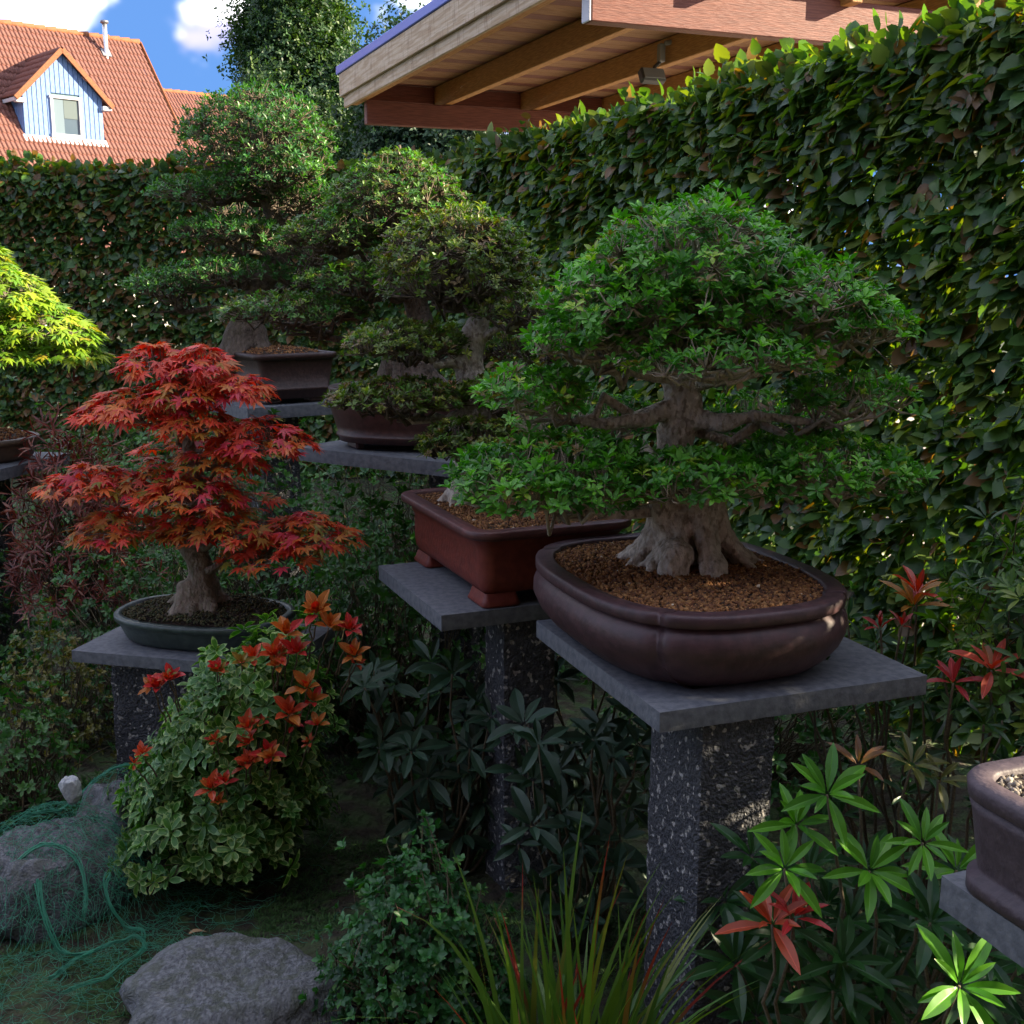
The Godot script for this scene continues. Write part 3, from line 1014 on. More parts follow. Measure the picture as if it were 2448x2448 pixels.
func stand(label: String, at: Vector3, turn: float, size: Vector2, thick: float, post: Vector2, post_off: Vector2) -> void:
	# at: centre of the top of the slab
	var t := thing("stone_stand", label, "stand", at, turn, "stone stands for the bonsai pots")
	var granite := rough_mat("slab_stone", Color(0.088, 0.096, 0.112), Color(0.138, 0.147, 0.165), Vector3(3.4, 3.4, 3.4), 0.02, 0.7, 0.05, 7)
	part(t, "slab", hewn_box(Vector3(size.x, thick, size.y), 0.013, 0.0013, 30.0), granite, Transform3D(Basis(), Vector3(0, -thick * 0.5, 0)))
	var h := at.y - thick + 0.12
	part(t, "pillar", hewn_box(Vector3(post.x, h, post.y), 0.017, 0.0075, 17.0, 0.03), hewn_stone(), Transform3D(Basis(), Vector3(post_off.x, -thick - h * 0.5 + 0.004, post_off.y)))

func hewn_stone() -> StandardMaterial3D:
	if mats.has("hewn_stone"):
		return mats["hewn_stone"]
	var m := rough_mat("hewn_stone", Color(0.036, 0.038, 0.046), Color(0.068, 0.071, 0.080), Vector3(3, 3, 3), 0.03, 0.85, 0.5, 6)
	# pale bruises left by the chisel
	m.detail_enabled = true
	var c := Color(0.70, 0.69, 0.67)
	m.detail_albedo = noise_tex("chisel_marks", 0.024, Color(c.r, c.g, c.b, 0.0), Color(c.r, c.g, c.b, 0.8), 2, FastNoiseLite.TYPE_SIMPLEX_SMOOTH, 0.73, 0.79)
	m.detail_blend_mode = BaseMaterial3D.BLEND_MODE_MIX
	m.detail_uv_layer = BaseMaterial3D.DETAIL_UV_1
	return m

const AKADAMA := [Color(0.24, 0.105, 0.036), Color(0.15, 0.062, 0.027), Color(0.33, 0.165, 0.058), Color(0.07, 0.034, 0.020), Color(0.62, 0.52, 0.38)]
const GRIT := [Color(0.20, 0.17, 0.14), Color(0.10, 0.085, 0.07), Color(0.34, 0.30, 0.24), Color(0.05, 0.045, 0.04), Color(0.62, 0.45, 0.12)]

func build_stands_and_pots() -> void:
	# ---- stand and lobed pot of the big azalea in front
	stand("nearest full stone stand, under the big purple brown lobed pot", Vector3(0.468, 0.78, -2.548), 20.0, Vector2(0.63, 0.66), 0.043, Vector2(0.17, 0.23), Vector2(-0.125, 0.197))
	var p1 := thing("bonsai_pot", "large purple brown lobed oval pot in the foreground, full of brown grit", "pot", Vector3(0.388, 0.782, -2.588), 20.5, "bonsai pots on the stands")
	var purple := rough_mat("purple_clay", Color(0.048, 0.023, 0.027), Color(0.085, 0.040, 0.044), Vector3(2.5, 2.5, 2.5), 0.02, 0.5, 0.04)
	var o1 := outline("lobed", 0.222, 0.312, 240)
	part(p1, "body", pot_wall(o1, [[-0.15, 0.0], [-0.080, 0.0], [-0.058, 0.007], [-0.029, 0.030], [-0.005, 0.060], [0.008, 0.090], [0.007, 0.112], [0.000, 0.128], [-0.012, 0.138]]), purple)
	part(p1, "rim", pot_wall(o1, [[-0.014, 0.136], [-0.012, 0.140], [0.000, 0.143], [0.003, 0.147], [0.003, 0.163], [0.000, 0.168], [-0.004, 0.170], [-0.036, 0.170], [-0.041, 0.168], [-0.043, 0.163], [-0.046, 0.12]]), purple)
	add_soil(p1, o1, 0.036, 0.156, 0.012, 12000, 0.0042, AKADAMA)
	# ---- red rectangular pot
	stand("second stone stand, under the brick red rectangular pot", Vector3(-0.028 + 0.022, 0.78, -3.165), 22.5, Vector2(0.60, 0.56), 0.042, Vector2(0.15, 0.140), Vector2(-0.050, 0.190))
	var p2 := thing("bonsai_pot", "brick red rectangular pot with flared purple rim and cloud feet", "pot", Vector3(-0.005, 0.782, -3.185), 22.5, "bonsai pots on the stands")
	var brick := rough_mat("red_clay", Color(0.125, 0.018, 0.011), Color(0.18, 0.030, 0.018), Vector3(3, 3, 3), 0.02, 0.55, 0.04)
	var brick_rim := rough_mat("rim_clay", Color(0.075, 0.026, 0.026), Color(0.12, 0.042, 0.040), Vector3(3, 3, 3), 0.02, 0.5, 0.04)
	var o2 := outline("rect", 0.195, 0.292)
	part(p2, "body", pot_wall(o2, [[-0.06, 0.028], [-0.030, 0.028], [-0.014, 0.034], [-0.004, 0.050], [0.0, 0.075], [0.0, 0.145], [0.008, 0.165], [0.022, 0.178]]), brick)
	part(p2, "rim", pot_wall(o2, [[0.020, 0.176], [0.034, 0.182], [0.038, 0.186], [0.038, 0.200], [0.035, 0.203], [0.0, 0.203], [-0.003, 0.200], [-0.006, 0.15]]), brick_rim)
	for sx in [-1.0, 1.0]:
		for sz in [-1.0, 1.0]:
			var fo := outline("foot", 0.046, 0.056, 48)
			part(p2, "foot", pot_wall(fo, [[-0.04, 0.0], [0.006, 0.0], [0.009, 0.004], [0.003, 0.016], [-0.004, 0.034]]), brick, Transform3D(Basis(), Vector3(sx * 0.140, 0, sz * 0.228)))
	add_soil(p2, o2, 0.001, 0.192, 0.012, 8000, 0.0042, AKADAMA)
	# ---- brown oval pot further back
	var s3 := Vector3(-0.30, 1.050, -3.86)
	stand("stone stand under the brown oval pot, behind the red pot", s3, -33.0, Vector2(0.70, 0.46), 0.045, Vector2(0.18, 0.14), Vector2(0.12, -0.06))
	var p3 := thing("bonsai_pot", "dark brown oval pot with banded rim behind the red pot", "pot", s3 + Vector3(-0.02, 0.002, -0.03), -12.0, "bonsai pots on the stands")
	var brown := rough_mat("brown_clay", Color(0.045, 0.019, 0.017), Color(0.075, 0.034, 0.030), Vector3(3, 3, 3), 0.02, 0.45, 0.04)
	var o3 := outline("oval", 0.285, 0.20)
	part(p3, "body", pot_wall(o3, [[-0.06, 0.022], [-0.028, 0.022], [-0.026, 0.034], [-0.018, 0.040], [-0.018, 0.046], [-0.024, 0.050], [-0.016, 0.075], [0.0, 0.13], [0.006, 0.155], [0.004, 0.162], [-0.010, 0.166]]), brown)
	part(p3, "rim", pot_wall(o3, [[-0.012, 0.164], [-0.004, 0.176], [0.004, 0.184], [0.006, 0.196], [0.002, 0.201], [-0.026, 0.201], [-0.030, 0.197], [-0.032, 0.15]]), brown)
	for k in 4:
		var w: float = [0.7, PI - 0.7, PI + 0.7, -0.7][k]
		part(p3, "foot", box_mesh(Vector3(0.09, 0.026, 0.03), 0.006), brown, Transform3D(Basis(Vector3.UP, -w + PI / 2), Vector3(cos(w) * 0.235, 0.013, sin(w) * 0.155)))
	add_soil(p3, o3, 0.026, 0.186, 0.02, 2500, 0.0045, AKADAMA)
	# ---- dark rectangular pot at the back
	var s4 := Vector3(-1.05, 1.083, -5.10)
	stand("far stone stand under the dark rectangular pot, behind the red maple", s4, 35.0, Vector2(0.46, 0.56), 0.05, Vector2(0.18, 0.16), Vector2(0, 0))
	var p4 := thing("bonsai_pot", "dark rectangular pot with a belt line, half hidden by red maple leaves", "pot", s4 + Vector3(0.02, 0.002, 0.0), 35.0, "bonsai pots on the stands")
	var dark := rough_mat("dark_clay", Color(0.032, 0.014, 0.012), Color(0.055, 0.026, 0.022), Vector3(3, 3, 3), 0.02, 0.5, 0.04)
	var o4 := outline("rect", 0.175, 0.24)
	part(p4, "body", pot_wall(o4, [[-0.05, 0.02], [-0.03, 0.02], [-0.022, 0.05], [-0.016, 0.054], [-0.016, 0.066], [-0.022, 0.070], [-0.004, 0.175], [0.0, 0.185]]), dark)
	part(p4, "rim", pot_wall(o4, [[-0.002, 0.184], [0.012, 0.188], [0.014, 0.205], [0.010, 0.210], [-0.018, 0.210], [-0.022, 0.16]]), dark)
	for sx in [-1.0, 1.0]:
		for sz in [-1.0, 1.0]:
			part(p4, "foot", box_mesh(Vector3(0.07, 0.026, 0.07), 0.008), dark, Transform3D(Basis(), Vector3(sx * 0.10, 0.013, sz * 0.165)))
	add_soil(p4, o4, 0.02, 0.195, 0.03, 1500, 0.005, AKADAMA)
	# ---- shallow pot of the red maple
	var s5 := Vector3(-0.93, 0.525, -3.42)
	stand("low stone stand on the left under the shallow red maple pot", s5, -14.0, Vector2(0.66, 0.42), 0.036, Vector2(0.36, 0.22), Vector2(-0.08, 0.02))
	var p5 := thing("bonsai_pot", "shallow dark green grey oval pot holding the red maple", "pot", s5 + Vector3(-0.005, 0.002, -0.005), -14.0, "bonsai pots on the stands")
	var glaze := rough_mat("green_glaze", Color(0.030, 0.045, 0.040), Color(0.055, 0.078, 0.070), Vector3(3, 3, 3), 0.02, 0.38, 0.03)
	var o5 := outline("oval", 0.265, 0.175)
	part(p5, "body", pot_wall(o5, [[-0.06, 0.0], [-0.035, 0.0], [-0.022, 0.010], [-0.006, 0.045], [0.0, 0.062]]), glaze)
	part(p5, "rim", pot_wall(o5, [[-0.001, 0.061], [0.010, 0.066], [0.011, 0.080], [0.007, 0.084], [-0.012, 0.084], [-0.016, 0.05]]), glaze)
	add_soil(p5, o5, 0.013, 0.073, 0.035, 2500, 0.0045, [Color(0.05, 0.045, 0.016), Color(0.035, 0.045, 0.014), Color(0.075, 0.06, 0.02), Color(0.02, 0.02, 0.01), Color(0.2, 0.15, 0.1)])
	# ---- lime maple at the left edge
	var s6 := Vector3(-2.20, 0.897, -4.62)
	stand("stone stand at the left edge under the yellow green maple", s6, -14.0, Vector2(0.66, 0.46), 0.045, Vector2(0.30, 0.18), Vector2(0, 0))
	var p6 := thing("bonsai_pot", "brown oval pot at the left edge holding the yellow green maple", "pot", s6 + Vector3(0.0, 0.002, 0.0), -14.0, "bonsai pots on the stands")
	var o6 := outline("oval", 0.30, 0.20)
	var ochre := rough_mat("ochre_clay", Color(0.07, 0.045, 0.026), Color(0.11, 0.07, 0.04), Vector3(3, 3, 3), 0.02, 0.55, 0.04)
	part(p6, "body", pot_wall(o6, [[-0.05, 0.0], [-0.03, 0.0], [-0.016, 0.015], [0.0, 0.065]]), ochre)
	part(p6, "rim", pot_wall(o6, [[-0.001, 0.064], [0.012, 0.070], [0.012, 0.086], [0.008, 0.090], [-0.014, 0.090], [-0.018, 0.05]]), ochre)
	add_soil(p6, o6, 0.015, 0.080, 0.03, 1500, 0.005, AKADAMA)
	# ---- pot at the lower right edge
	var e1 := Vector3(cos(deg_to_rad(20.5)), 0, -sin(deg_to_rad(20.5)))
	var e2 := Vector3(sin(deg_to_rad(20.5)), 0, cos(deg_to_rad(20.5)))
	var s7 := Vector3(0.602, 0.78, -1.505) + e1 * 0.315 + e2 * 0.33
	stand("closest stone stand cut off by the lower right corner", s7, 20.5, Vector2(0.63, 0.66), 0.05, Vector2(0.26, 0.14), Vector2(0.05, 0.05))
	var p7 := thing("bonsai_pot", "grey purple rectangular pot with rounded corner cut off at the right edge", "pot", Vector3(0.602, 0.782, -1.505) + e1 * 0.240 + e2 * 0.222, 20.5, "bonsai pots on the stands")
	var o7 := outline("round", 0.245, 0.215)
	var grey := rough_mat("grey_purple_clay", Color(0.050, 0.034, 0.043), Color(0.078, 0.055, 0.066), Vector3(4, 4, 4), 0.02, 0.6, 0.05)
	part(p7, "body", pot_wall(o7, [[-0.05, 0.0], [-0.004, 0.0], [-0.004, 0.020], [-0.018, 0.026], [-0.016, 0.035], [-0.004, 0.115], [0.0, 0.127], [-0.008, 0.132]]), grey)
	part(p7, "rim", pot_wall(o7, [[-0.010, 0.131], [0.003, 0.136], [0.005, 0.155], [0.001, 0.160], [-0.026, 0.160], [-0.030, 0.156], [-0.032, 0.11]]), grey)
	add_soil(p7, o7, 0.028, 0.149, 0.01, 5000, 0.0045, GRIT)

# ---------------------------------------------------------------- azalea bonsai
# pads: [centre, radii, number of whorls]; limb: where the branch leaves the trunk
func pad_points(pad: Array, off: float) -> Array:
	var out := []
	var c: Vector3 = pad[0]
	var r: Vector3 = pad[1]
	for i in int(pad[2]):
		var d := rv()
		while d.length() > 1.0 or d.length() < 0.05:
			d = rv()
		d = d.normalized()
		if d.y < -0.25:
			d.y = -d.y * 0.6
			d = d.normalized()
		var lump := 1.0 + 0.16 * noise.get_noise_3dv(d * 2.2 + Vector3.ONE * off) + 0.10 * noise.get_noise_3dv(d * 6.0 + Vector3.ONE * off)
		var depth := 1.0 - absf(rng.randfn(0, 0.10)) if rng.randf() < 0.8 else rng.randf_range(0.45, 0.9)
		var p := c + d * r * lump * depth
		p.y = maxf(p.y, c.y - r.y * 0.35 + rng.randf_range(-0.01, 0.02))
		var nrm := (Vector3(d.x / r.x, d.y / r.y * 1.0, d.z / r.z).normalized() * 0.55 + Vector3.UP * 0.9 + rv(0.42)).normalized()
		out.append([p, nrm, depth])
	return out

func azalea(label: String, at: Vector3, pads: Array, trunk_pts: Array, trunk_r: Array, trunk_mesh: Mesh, leaf_len: float, palette: Array, weights: Array, bark: Material, twig: Material, through: Color, parts: int, called := "azalea_bonsai") -> void:
	var t := thing(called, label, "bonsai", at, 0.0, "azalea bonsai on the stands")
	var tr := part(t, "trunk", trunk_mesh, bark)
	var xf := []
	var tint := []
	var twigs := begin()
	var k := 0
	for pad in pads:
		k += 1
		var c: Vector3 = pad[0]
		var r: Vector3 = pad[1]
		# main branch from the trunk to the pad
		var hub := c - Vector3(0, r.y * 0.45, 0)
		var best := 0
		for i in trunk_pts.size():
			if trunk_pts[i].y < hub.y + 0.02:
				best = i
		var from: Vector3 = trunk_pts[best]
		var r0: float = trunk_r[best] * 0.42
		var hubs := [hub]
		if from.distance_to(hub) > 0.05:
			var br := begin()
			var path := bent(from, hub, 7, 0.10, 0.03)
			tube(br, path, taper(clampf(r0, 0.010, 0.022), 0.006, 7), 7, 0.35)
			part(tr, "branch", done(br), bark)
			hubs.append(path[5])
		# fingers spreading in the pad
		var nodes := []
		var fingers := int(6 + pad[2] / 28.0)
		for i in fingers:
			var a := TAU * (i + rng.randf_range(-0.3, 0.3)) / fingers
			var q := c + Vector3(cos(a) * r.x * 0.85, rng.randf_range(-0.35, 0.15) * r.y, sin(a) * r.z * 0.85) * rng.randf_range(0.75, 1.0) + Vector3.ZERO
			q = c + (q - c) * rng.randf_range(0.6, 1.0)
			var path := bent(hubs[i % hubs.size()], q, 6, 0.16, 0.02)
			tube(twigs, path, taper(0.0065, 0.0026, 6), 5, 0.3)
			nodes.append_array(path.slice(1))
		nodes.append(hub + Vector3.UP * r.y * 0.5)
		if r.y > 0.13:
			for i in 46:
				var d := Vector3(rng.randfn(), absf(rng.randfn()) + 0.25, rng.randfn()).normalized()
				var path := bent(hub + Vector3.UP * r.y * rng.randf_range(0.0, 0.5), c + d * r * 0.80, 5, 0.12)
				tube(twigs, path, taper(0.005, 0.002, 5), 4, 0.2)
				nodes.append_array(path.slice(2))
		for e in pad_points(pad, k * 3.7):
			var p: Vector3 = e[0]
			var nrm: Vector3 = e[1]
			var near: Vector3 = nodes[0]
			for q in nodes:
				if q.distance_squared_to(p) < near.distance_squared_to(p):
					near = q
			var start := near if near.distance_to(p) < 0.10 else p.lerp(near, 0.10 / near.distance_to(p))
			p -= nrm * 0.003
			tube(twigs, [start, start.lerp(p, 0.5) + Vector3.DOWN * 0.006 + rv(0.006), p], [0.0026, 0.0019, 0.0012], 3)
			xf.append(Transform3D(spun(nrm, rng.randf_range(0.7, 1.2)), p))
			tint.append(pick(weights) if pad.size() < 4 else int(pad[3]))
	stuff(part(t, "twigs", done(twigs), twig))
	var m := [whorl_mesh(6, leaf_len, leaf_len * 0.40, 0.70, 0.35, Color.WHITE, 4, 1.3), whorl_mesh(5, leaf_len * 1.08, leaf_len * 0.40, 0.92, 0.3, Color.WHITE, 4, 1.3), whorl_mesh(7, leaf_len * 0.88, leaf_len * 0.38, 0.48, 0.45, Color.WHITE, 4, 1.3)]
	foliage(t, "leaf_whorl", "leaf_whorls", m, xf, tint, palette, through, parts, 0.4)

func roots(count: int, reach: float, top: float, r0: float, seed_turn: float) -> Array:
	var b := []
	for i in count:
		var a := seed_turn + TAU * (i + rng.randf_range(-0.28, 0.28)) / count
		var l := reach * rng.randf_range(0.72, 1.1)
		var th := r0 * rng.randf_range(0.75, 1.25)
		var p0 := Vector3(cos(a) * r0 * 1.0, top * rng.randf_range(0.75, 1.1), sin(a) * r0 * 1.0)
		var a1 := a + rng.randf_range(-0.22, 0.22)
		var p1 := Vector3(cos(a1) * l * 0.44, top * 0.42, sin(a1) * l * 0.44)
		var a2 := a1 + rng.randf_range(-0.25, 0.25)
		var p2 := Vector3(cos(a2) * l * 0.68, top * 0.12, sin(a2) * l * 0.72)
		var a3 := a2 + rng.randf_range(-0.3, 0.3)
		var p3 := Vector3(cos(a3) * l, -0.012, sin(a3) * l)
		b.append([p0, th * 0.60, p1, th * 0.37])
		b.append([p1, th * 0.37, p2, th * 0.26])
		b.append([p2, th * 0.26, p3, th * 0.13])
		if i % 2 == 0:
			var a4 := a2 + rng.randf_range(0.3, 0.55)
			b.append([p1, th * 0.30, Vector3(cos(a4) * l * 0.85, -0.012, sin(a4) * l * 0.85), th * 0.12])
	return b

func spine(pts: Array, r: Array) -> Array:
	var b := []
	for i in pts.size() - 1:
		b.append([pts[i], r[i], pts[i + 1], r[i + 1]])
	return b

func bark_mat(key: String, a: Color, b: Color, spots: Color) -> StandardMaterial3D:
	if mats.has(key):
		return mats[key]
	var m := rough_mat(key, a, b, Vector3(5, 3, 5), 0.018, 0.85, 0.35, 6, 0.3, 0.68)
	m.detail_enabled = true
	var s := spots.linear_to_srgb()
	m.detail_albedo = noise_tex(key + "_spots", 0.02, Color(s.r, s.g, s.b, 0.0), Color(s.r, s.g, s.b, 0.75), 5, FastNoiseLite.TYPE_SIMPLEX_SMOOTH, 0.56, 0.70)
	m.detail_uv_layer = BaseMaterial3D.DETAIL_UV_1
	return m

func build_azaleas() -> void:
	var bark1 := bark_mat("azalea_bark", Color(0.42, 0.36, 0.30), Color(0.66, 0.58, 0.50), Color(0.13, 0.085, 0.045))
	var bark2 := bark_mat("grey_bark", Color(0.085, 0.062, 0.05), Color(0.165, 0.125, 0.10), Color(0.07, 0.055, 0.03))
	var twig1 := rough_mat("pale_twigs", Color(0.24, 0.19, 0.14), Color(0.46, 0.38, 0.29), Vector3(9, 9, 9), 0.03, 0.85, 0.0)
	var twig2 := rough_mat("brown_twigs", Color(0.07, 0.05, 0.035), Color(0.16, 0.12, 0.085), Vector3(9, 9, 9), 0.03, 0.85, 0.0)
	var through := Color(0.75, 0.9, 0.3)
	# 1: the big one in the lobed pot
	var tp := [Vector3(0, -0.02, 0), Vector3(-0.015, 0.08, 0), Vector3(-0.012, 0.17, 0), Vector3(-0.03, 0.25, -0.01), Vector3(-0.026, 0.315, -0.012), Vector3(-0.012, 0.38, -0.01), Vector3(-0.03, 0.44, -0.015), Vector3(0.012, 0.50, -0.02), Vector3(0.0, 0.58, -0.02), Vector3(0.01, 0.68, -0.02), Vector3(0.0, 0.78, -0.02)]
	var tr := [0.052, 0.053, 0.049, 0.042, 0.040, 0.038, 0.033, 0.026, 0.022, 0.014, 0.008]
	var bones := spine(tp, tr)
	bones.append_array(roots(13, 0.222, 0.150, 0.050, 0.35))
	bones.append_array([[Vector3(-0.02, 0.37, 0), 0.024, Vector3(-0.11, 0.345, 0.03), 0.017], [Vector3(-0.11, 0.345, 0.03), 0.017, Vector3(-0.20, 0.335, 0.05), 0.013], [Vector3(-0.20, 0.335, 0.05), 0.013, Vector3(-0.26, 0.345, 0.06), 0.009],
		[Vector3(0.0, 0.345, 0), 0.024, Vector3(0.075, 0.335, 0.03), 0.019], [Vector3(0.075, 0.335, 0.03), 0.019, Vector3(0.14, 0.352, 0.03), 0.012], [Vector3(0.14, 0.352, 0.03), 0.012, Vector3(0.30, 0.335, 0.03), 0.007],
		[Vector3(0.01, 0.46, 0), 0.016, Vector3(0.10, 0.44, 0.04), 0.010], [Vector3(0.10, 0.44, 0.04), 0.010, Vector3(0.22, 0.46, 0.02), 0.006],
		[Vector3(-0.06, 0.145, 0.045), 0.030, Vector3(-0.055, 0.11, 0.045), 0.028], [Vector3(-0.035, 0.045, 0.10), 0.038, Vector3(-0.05, 0.02, 0.125), 0.030]])
	var trunk1 := flesh(bones, 0.0046, 0.0050, 0.0045, 26.0, [[Vector3(-0.004, 0.292, 0.040), 0.019], [Vector3(-0.062, 0.315, 0.030), 0.011]])
	var pads1 := [
		[Vector3(0.0, 0.60, 0.0), Vector3(0.275, 0.235, 0.28), 1150], [Vector3(-0.17, 0.565, 0.09), Vector3(0.185, 0.14, 0.19), 330], [Vector3(0.20, 0.575, 0.06), Vector3(0.21, 0.14, 0.21), 400],
		[Vector3(0.36, 0.545, 0.02), Vector3(0.135, 0.075, 0.16), 150], [Vector3(-0.265, 0.51, 0.08), Vector3(0.11, 0.075, 0.14), 130], [Vector3(0.04, 0.485, 0.22), Vector3(0.22, 0.07, 0.12), 200],
		[Vector3(-0.36, 0.395, 0.06), Vector3(0.125, 0.075, 0.15), 210], [Vector3(0.36, 0.385, 0.02), Vector3(0.15, 0.070, 0.17), 170],
		[Vector3(-0.30, 0.205, 0.13), Vector3(0.235, 0.120, 0.20), 780], [Vector3(-0.01, 0.225, 0.20), Vector3(0.165, 0.075, 0.14), 310],
		[Vector3(0.28, 0.225, 0.08), Vector3(0.23, 0.085, 0.22), 560],
		[Vector3(0.05, 0.46, -0.28), Vector3(0.28, 0.10, 0.16), 190], [Vector3(-0.22, 0.30, -0.24), Vector3(0.20, 0.09, 0.16), 140], [Vector3(0.24, 0.29, -0.25), Vector3(0.20, 0.09, 0.16), 140]]
	var pal1 := [Color(0.070, 0.236, 0.034), Color(0.118, 0.355, 0.038), Color(0.181, 0.473, 0.040), Color(0.329, 0.500, 0.045), Color(0.205, 0.139, 0.045)]
	azalea("big azalea bonsai in front with bright green dome and fat root flare", Vector3(0.405, 0.944, -2.66), pads1, tp, tr, trunk1, 0.0265, pal1, [0.34, 0.36, 0.22, 0.05, 0.03], bark1, twig1, through, PARTS)
	# 2: olive dome in the red pot
	var tp2 := [Vector3(-0.02, -0.02, 0.05), Vector3(-0.005, 0.10, 0.04), Vector3(0.0, 0.22, 0.03), Vector3(0.01, 0.32, 0.03), Vector3(-0.01, 0.40, 0.02), Vector3(0.01, 0.46, 0.0), Vector3(0.04, 0.54, -0.02), Vector3(-0.02, 0.62, 0), Vector3(-0.03, 0.72, 0)]
	var tr2 := [0.042, 0.040, 0.042, 0.041, 0.037, 0.033, 0.022, 0.014, 0.008]
	var bones2 := spine(tp2, tr2)
	bones2.append_array(roots(9, 0.12, 0.06, 0.034, 1.1))
	bones2.append_array([[Vector3(-0.01, 0.40, 0.03), 0.02, Vector3(-0.09, 0.385, 0.08), 0.012], [Vector3(-0.04, 0.23, 0.07), 0.03, Vector3(-0.03, 0.20, 0.09), 0.026]])
	var pads2 := [
		[Vector3(-0.04, 0.615, 0.0), Vector3(0.225, 0.195, 0.23), 900], [Vector3(-0.04, 0.73, 0.0), Vector3(0.13, 0.080, 0.13), 130], [Vector3(0.14, 0.525, 0.05), Vector3(0.14, 0.065, 0.14), 130],
		[Vector3(-0.175, 0.430, 0.08), Vector3(0.175, 0.075, 0.15), 380], [Vector3(-0.19, 0.290, 0.12), Vector3(0.205, 0.065, 0.13), 400],
		[Vector3(0.10, 0.31, 0.13), Vector3(0.13, 0.055, 0.11), 190], [Vector3(0.02, 0.175, 0.20), Vector3(0.165, 0.080, 0.10), 380],
		[Vector3(0.20, 0.40, -0.10), Vector3(0.17, 0.08, 0.14), 120], [Vector3(0.02, 0.42, -0.2), Vector3(0.2, 0.08, 0.12), 110]]
	var pal2 := [Color(0.103, 0.151, 0.039), Color(0.161, 0.226, 0.046), Color(0.298, 0.332, 0.049), Color(0.195, 0.128, 0.053), Color(0.125, 0.257, 0.049)]
	azalea("olive green azalea bonsai with rounded dome growing in the red pot", Vector3(-0.115, 0.985, -3.27), pads2, tp2, tr2, flesh(bones2, 0.006, 0.008, 0.004, 24.0), 0.0195, pal2, [0.32, 0.28, 0.16, 0.14, 0.10], bark1, twig2, through, 220)
	# 3: tall one in the oval pot
	var tp3 := [Vector3(0.0, -0.02, 0), Vector3(0.02, 0.08, 0), Vector3(0.05, 0.18, -0.02), Vector3(0.02, 0.30, -0.03), Vector3(-0.03, 0.42, -0.02), Vector3(0.0, 0.54, 0), Vector3(-0.02, 0.66, 0), Vector3(-0.02, 0.78, 0)]
	var tr3 := [0.07, 0.055, 0.045, 0.036, 0.028, 0.02, 0.013, 0.007]
	var bones3 := spine(tp3, tr3)
	bones3.append_array(roots(8, 0.19, 0.10, 0.058, 0.4))
	var pads3 := [
		[Vector3(-0.03, 0.56, 0.0), Vector3(0.235, 0.20, 0.23), 950], [Vector3(-0.035, 0.725, 0.0), Vector3(0.085, 0.05, 0.09), 70], [Vector3(-0.25, 0.485, 0.06), Vector3(0.17, 0.085, 0.16), 320],
		[Vector3(-0.13, 0.345, 0.10), Vector3(0.23, 0.065, 0.15), 340], [Vector3(-0.36, 0.245, 0.08), Vector3(0.26, 0.075, 0.17), 460],
		[Vector3(0.20, 0.50, -0.03), Vector3(0.20, 0.09, 0.17), 160], [Vector3(0.25, 0.33, -0.05), Vector3(0.2, 0.08, 0.16), 130], [Vector3(0.0, 0.42, -0.2), Vector3(0.25, 0.09, 0.14), 130]]
	var pal3 := [Color(0.081, 0.159, 0.043), Color(0.122, 0.243, 0.052), Color(0.224, 0.336, 0.055), Color(0.152, 0.122, 0.055), Color(0.092, 0.284, 0.058)]
	azalea("azalea bonsai with a sunlit yellow tip growing in the brown oval pot", Vector3(-0.345, 1.240, -3.93), pads3, tp3, tr3, flesh(bones3, 0.007, 0.008, 0.004, 24.0), 0.020, pal3, [0.34, 0.30, 0.12, 0.12, 0.12], bark2, twig2, through, 150)
	# 4: the tallest, in the dark rectangular pot
	var tp4 := [Vector3(-0.06, -0.03, 0), Vector3(-0.04, 0.06, 0), Vector3(0.0, 0.16, 0), Vector3(0.06, 0.28, 0), Vector3(0.13, 0.40, -0.02), Vector3(0.14, 0.52, -0.02), Vector3(0.11, 0.64, 0), Vector3(0.08, 0.76, 0), Vector3(0.06, 0.90, 0), Vector3(0.06, 1.05, 0)]
	var tr4 := [0.075, 0.065, 0.052, 0.045, 0.040, 0.036, 0.032, 0.026, 0.018, 0.008]
	var bones4 := spine(tp4, tr4)
	bones4.append_array(roots(9, 0.15, 0.10, 0.046, 0.2))
	var pads4 := [
		[Vector3(0.07, 0.84, 0.0), Vector3(0.33, 0.27, 0.30), 1250], [Vector3(-0.13, 0.66, 0.05), Vector3(0.25, 0.085, 0.2), 380], [Vector3(0.29, 0.64, 0.0), Vector3(0.22, 0.085, 0.2), 340],
		[Vector3(-0.07, 0.50, 0.06), Vector3(0.24, 0.08, 0.2), 330], [Vector3(0.16, 0.72, 0.16), Vector3(0.22, 0.10, 0.14), 280], [Vector3(-0.06, 0.33, 0.06), Vector3(0.27, 0.075, 0.2), 360], [Vector3(-0.33, 0.275, 0.05), Vector3(0.18, 0.08, 0.18), 280],
		[Vector3(0.30, 0.42, 0.05), Vector3(0.2, 0.10, 0.18), 180], [Vector3(0.05, 0.60, -0.25), Vector3(0.3, 0.1, 0.16), 140], [Vector3(0.1, 0.3, -0.2), Vector3(0.3, 0.1, 0.16), 140]]
	var pal4 := [Color(0.050, 0.138, 0.048), Color(0.079, 0.206, 0.059), Color(0.128, 0.294, 0.068), Color(0.117, 0.107, 0.055), Color(0.069, 0.235, 0.069)]
	azalea("tallest azalea bonsai at the back left with a dark green conical crown", Vector3(-1.14, 1.285, -5.10), pads4, tp4, tr4, flesh(bones4, 0.009, 0.010, 0.005, 20.0), 0.022, pal4, [0.36, 0.32, 0.16, 0.06, 0.10], bark2, twig2, through, 150)

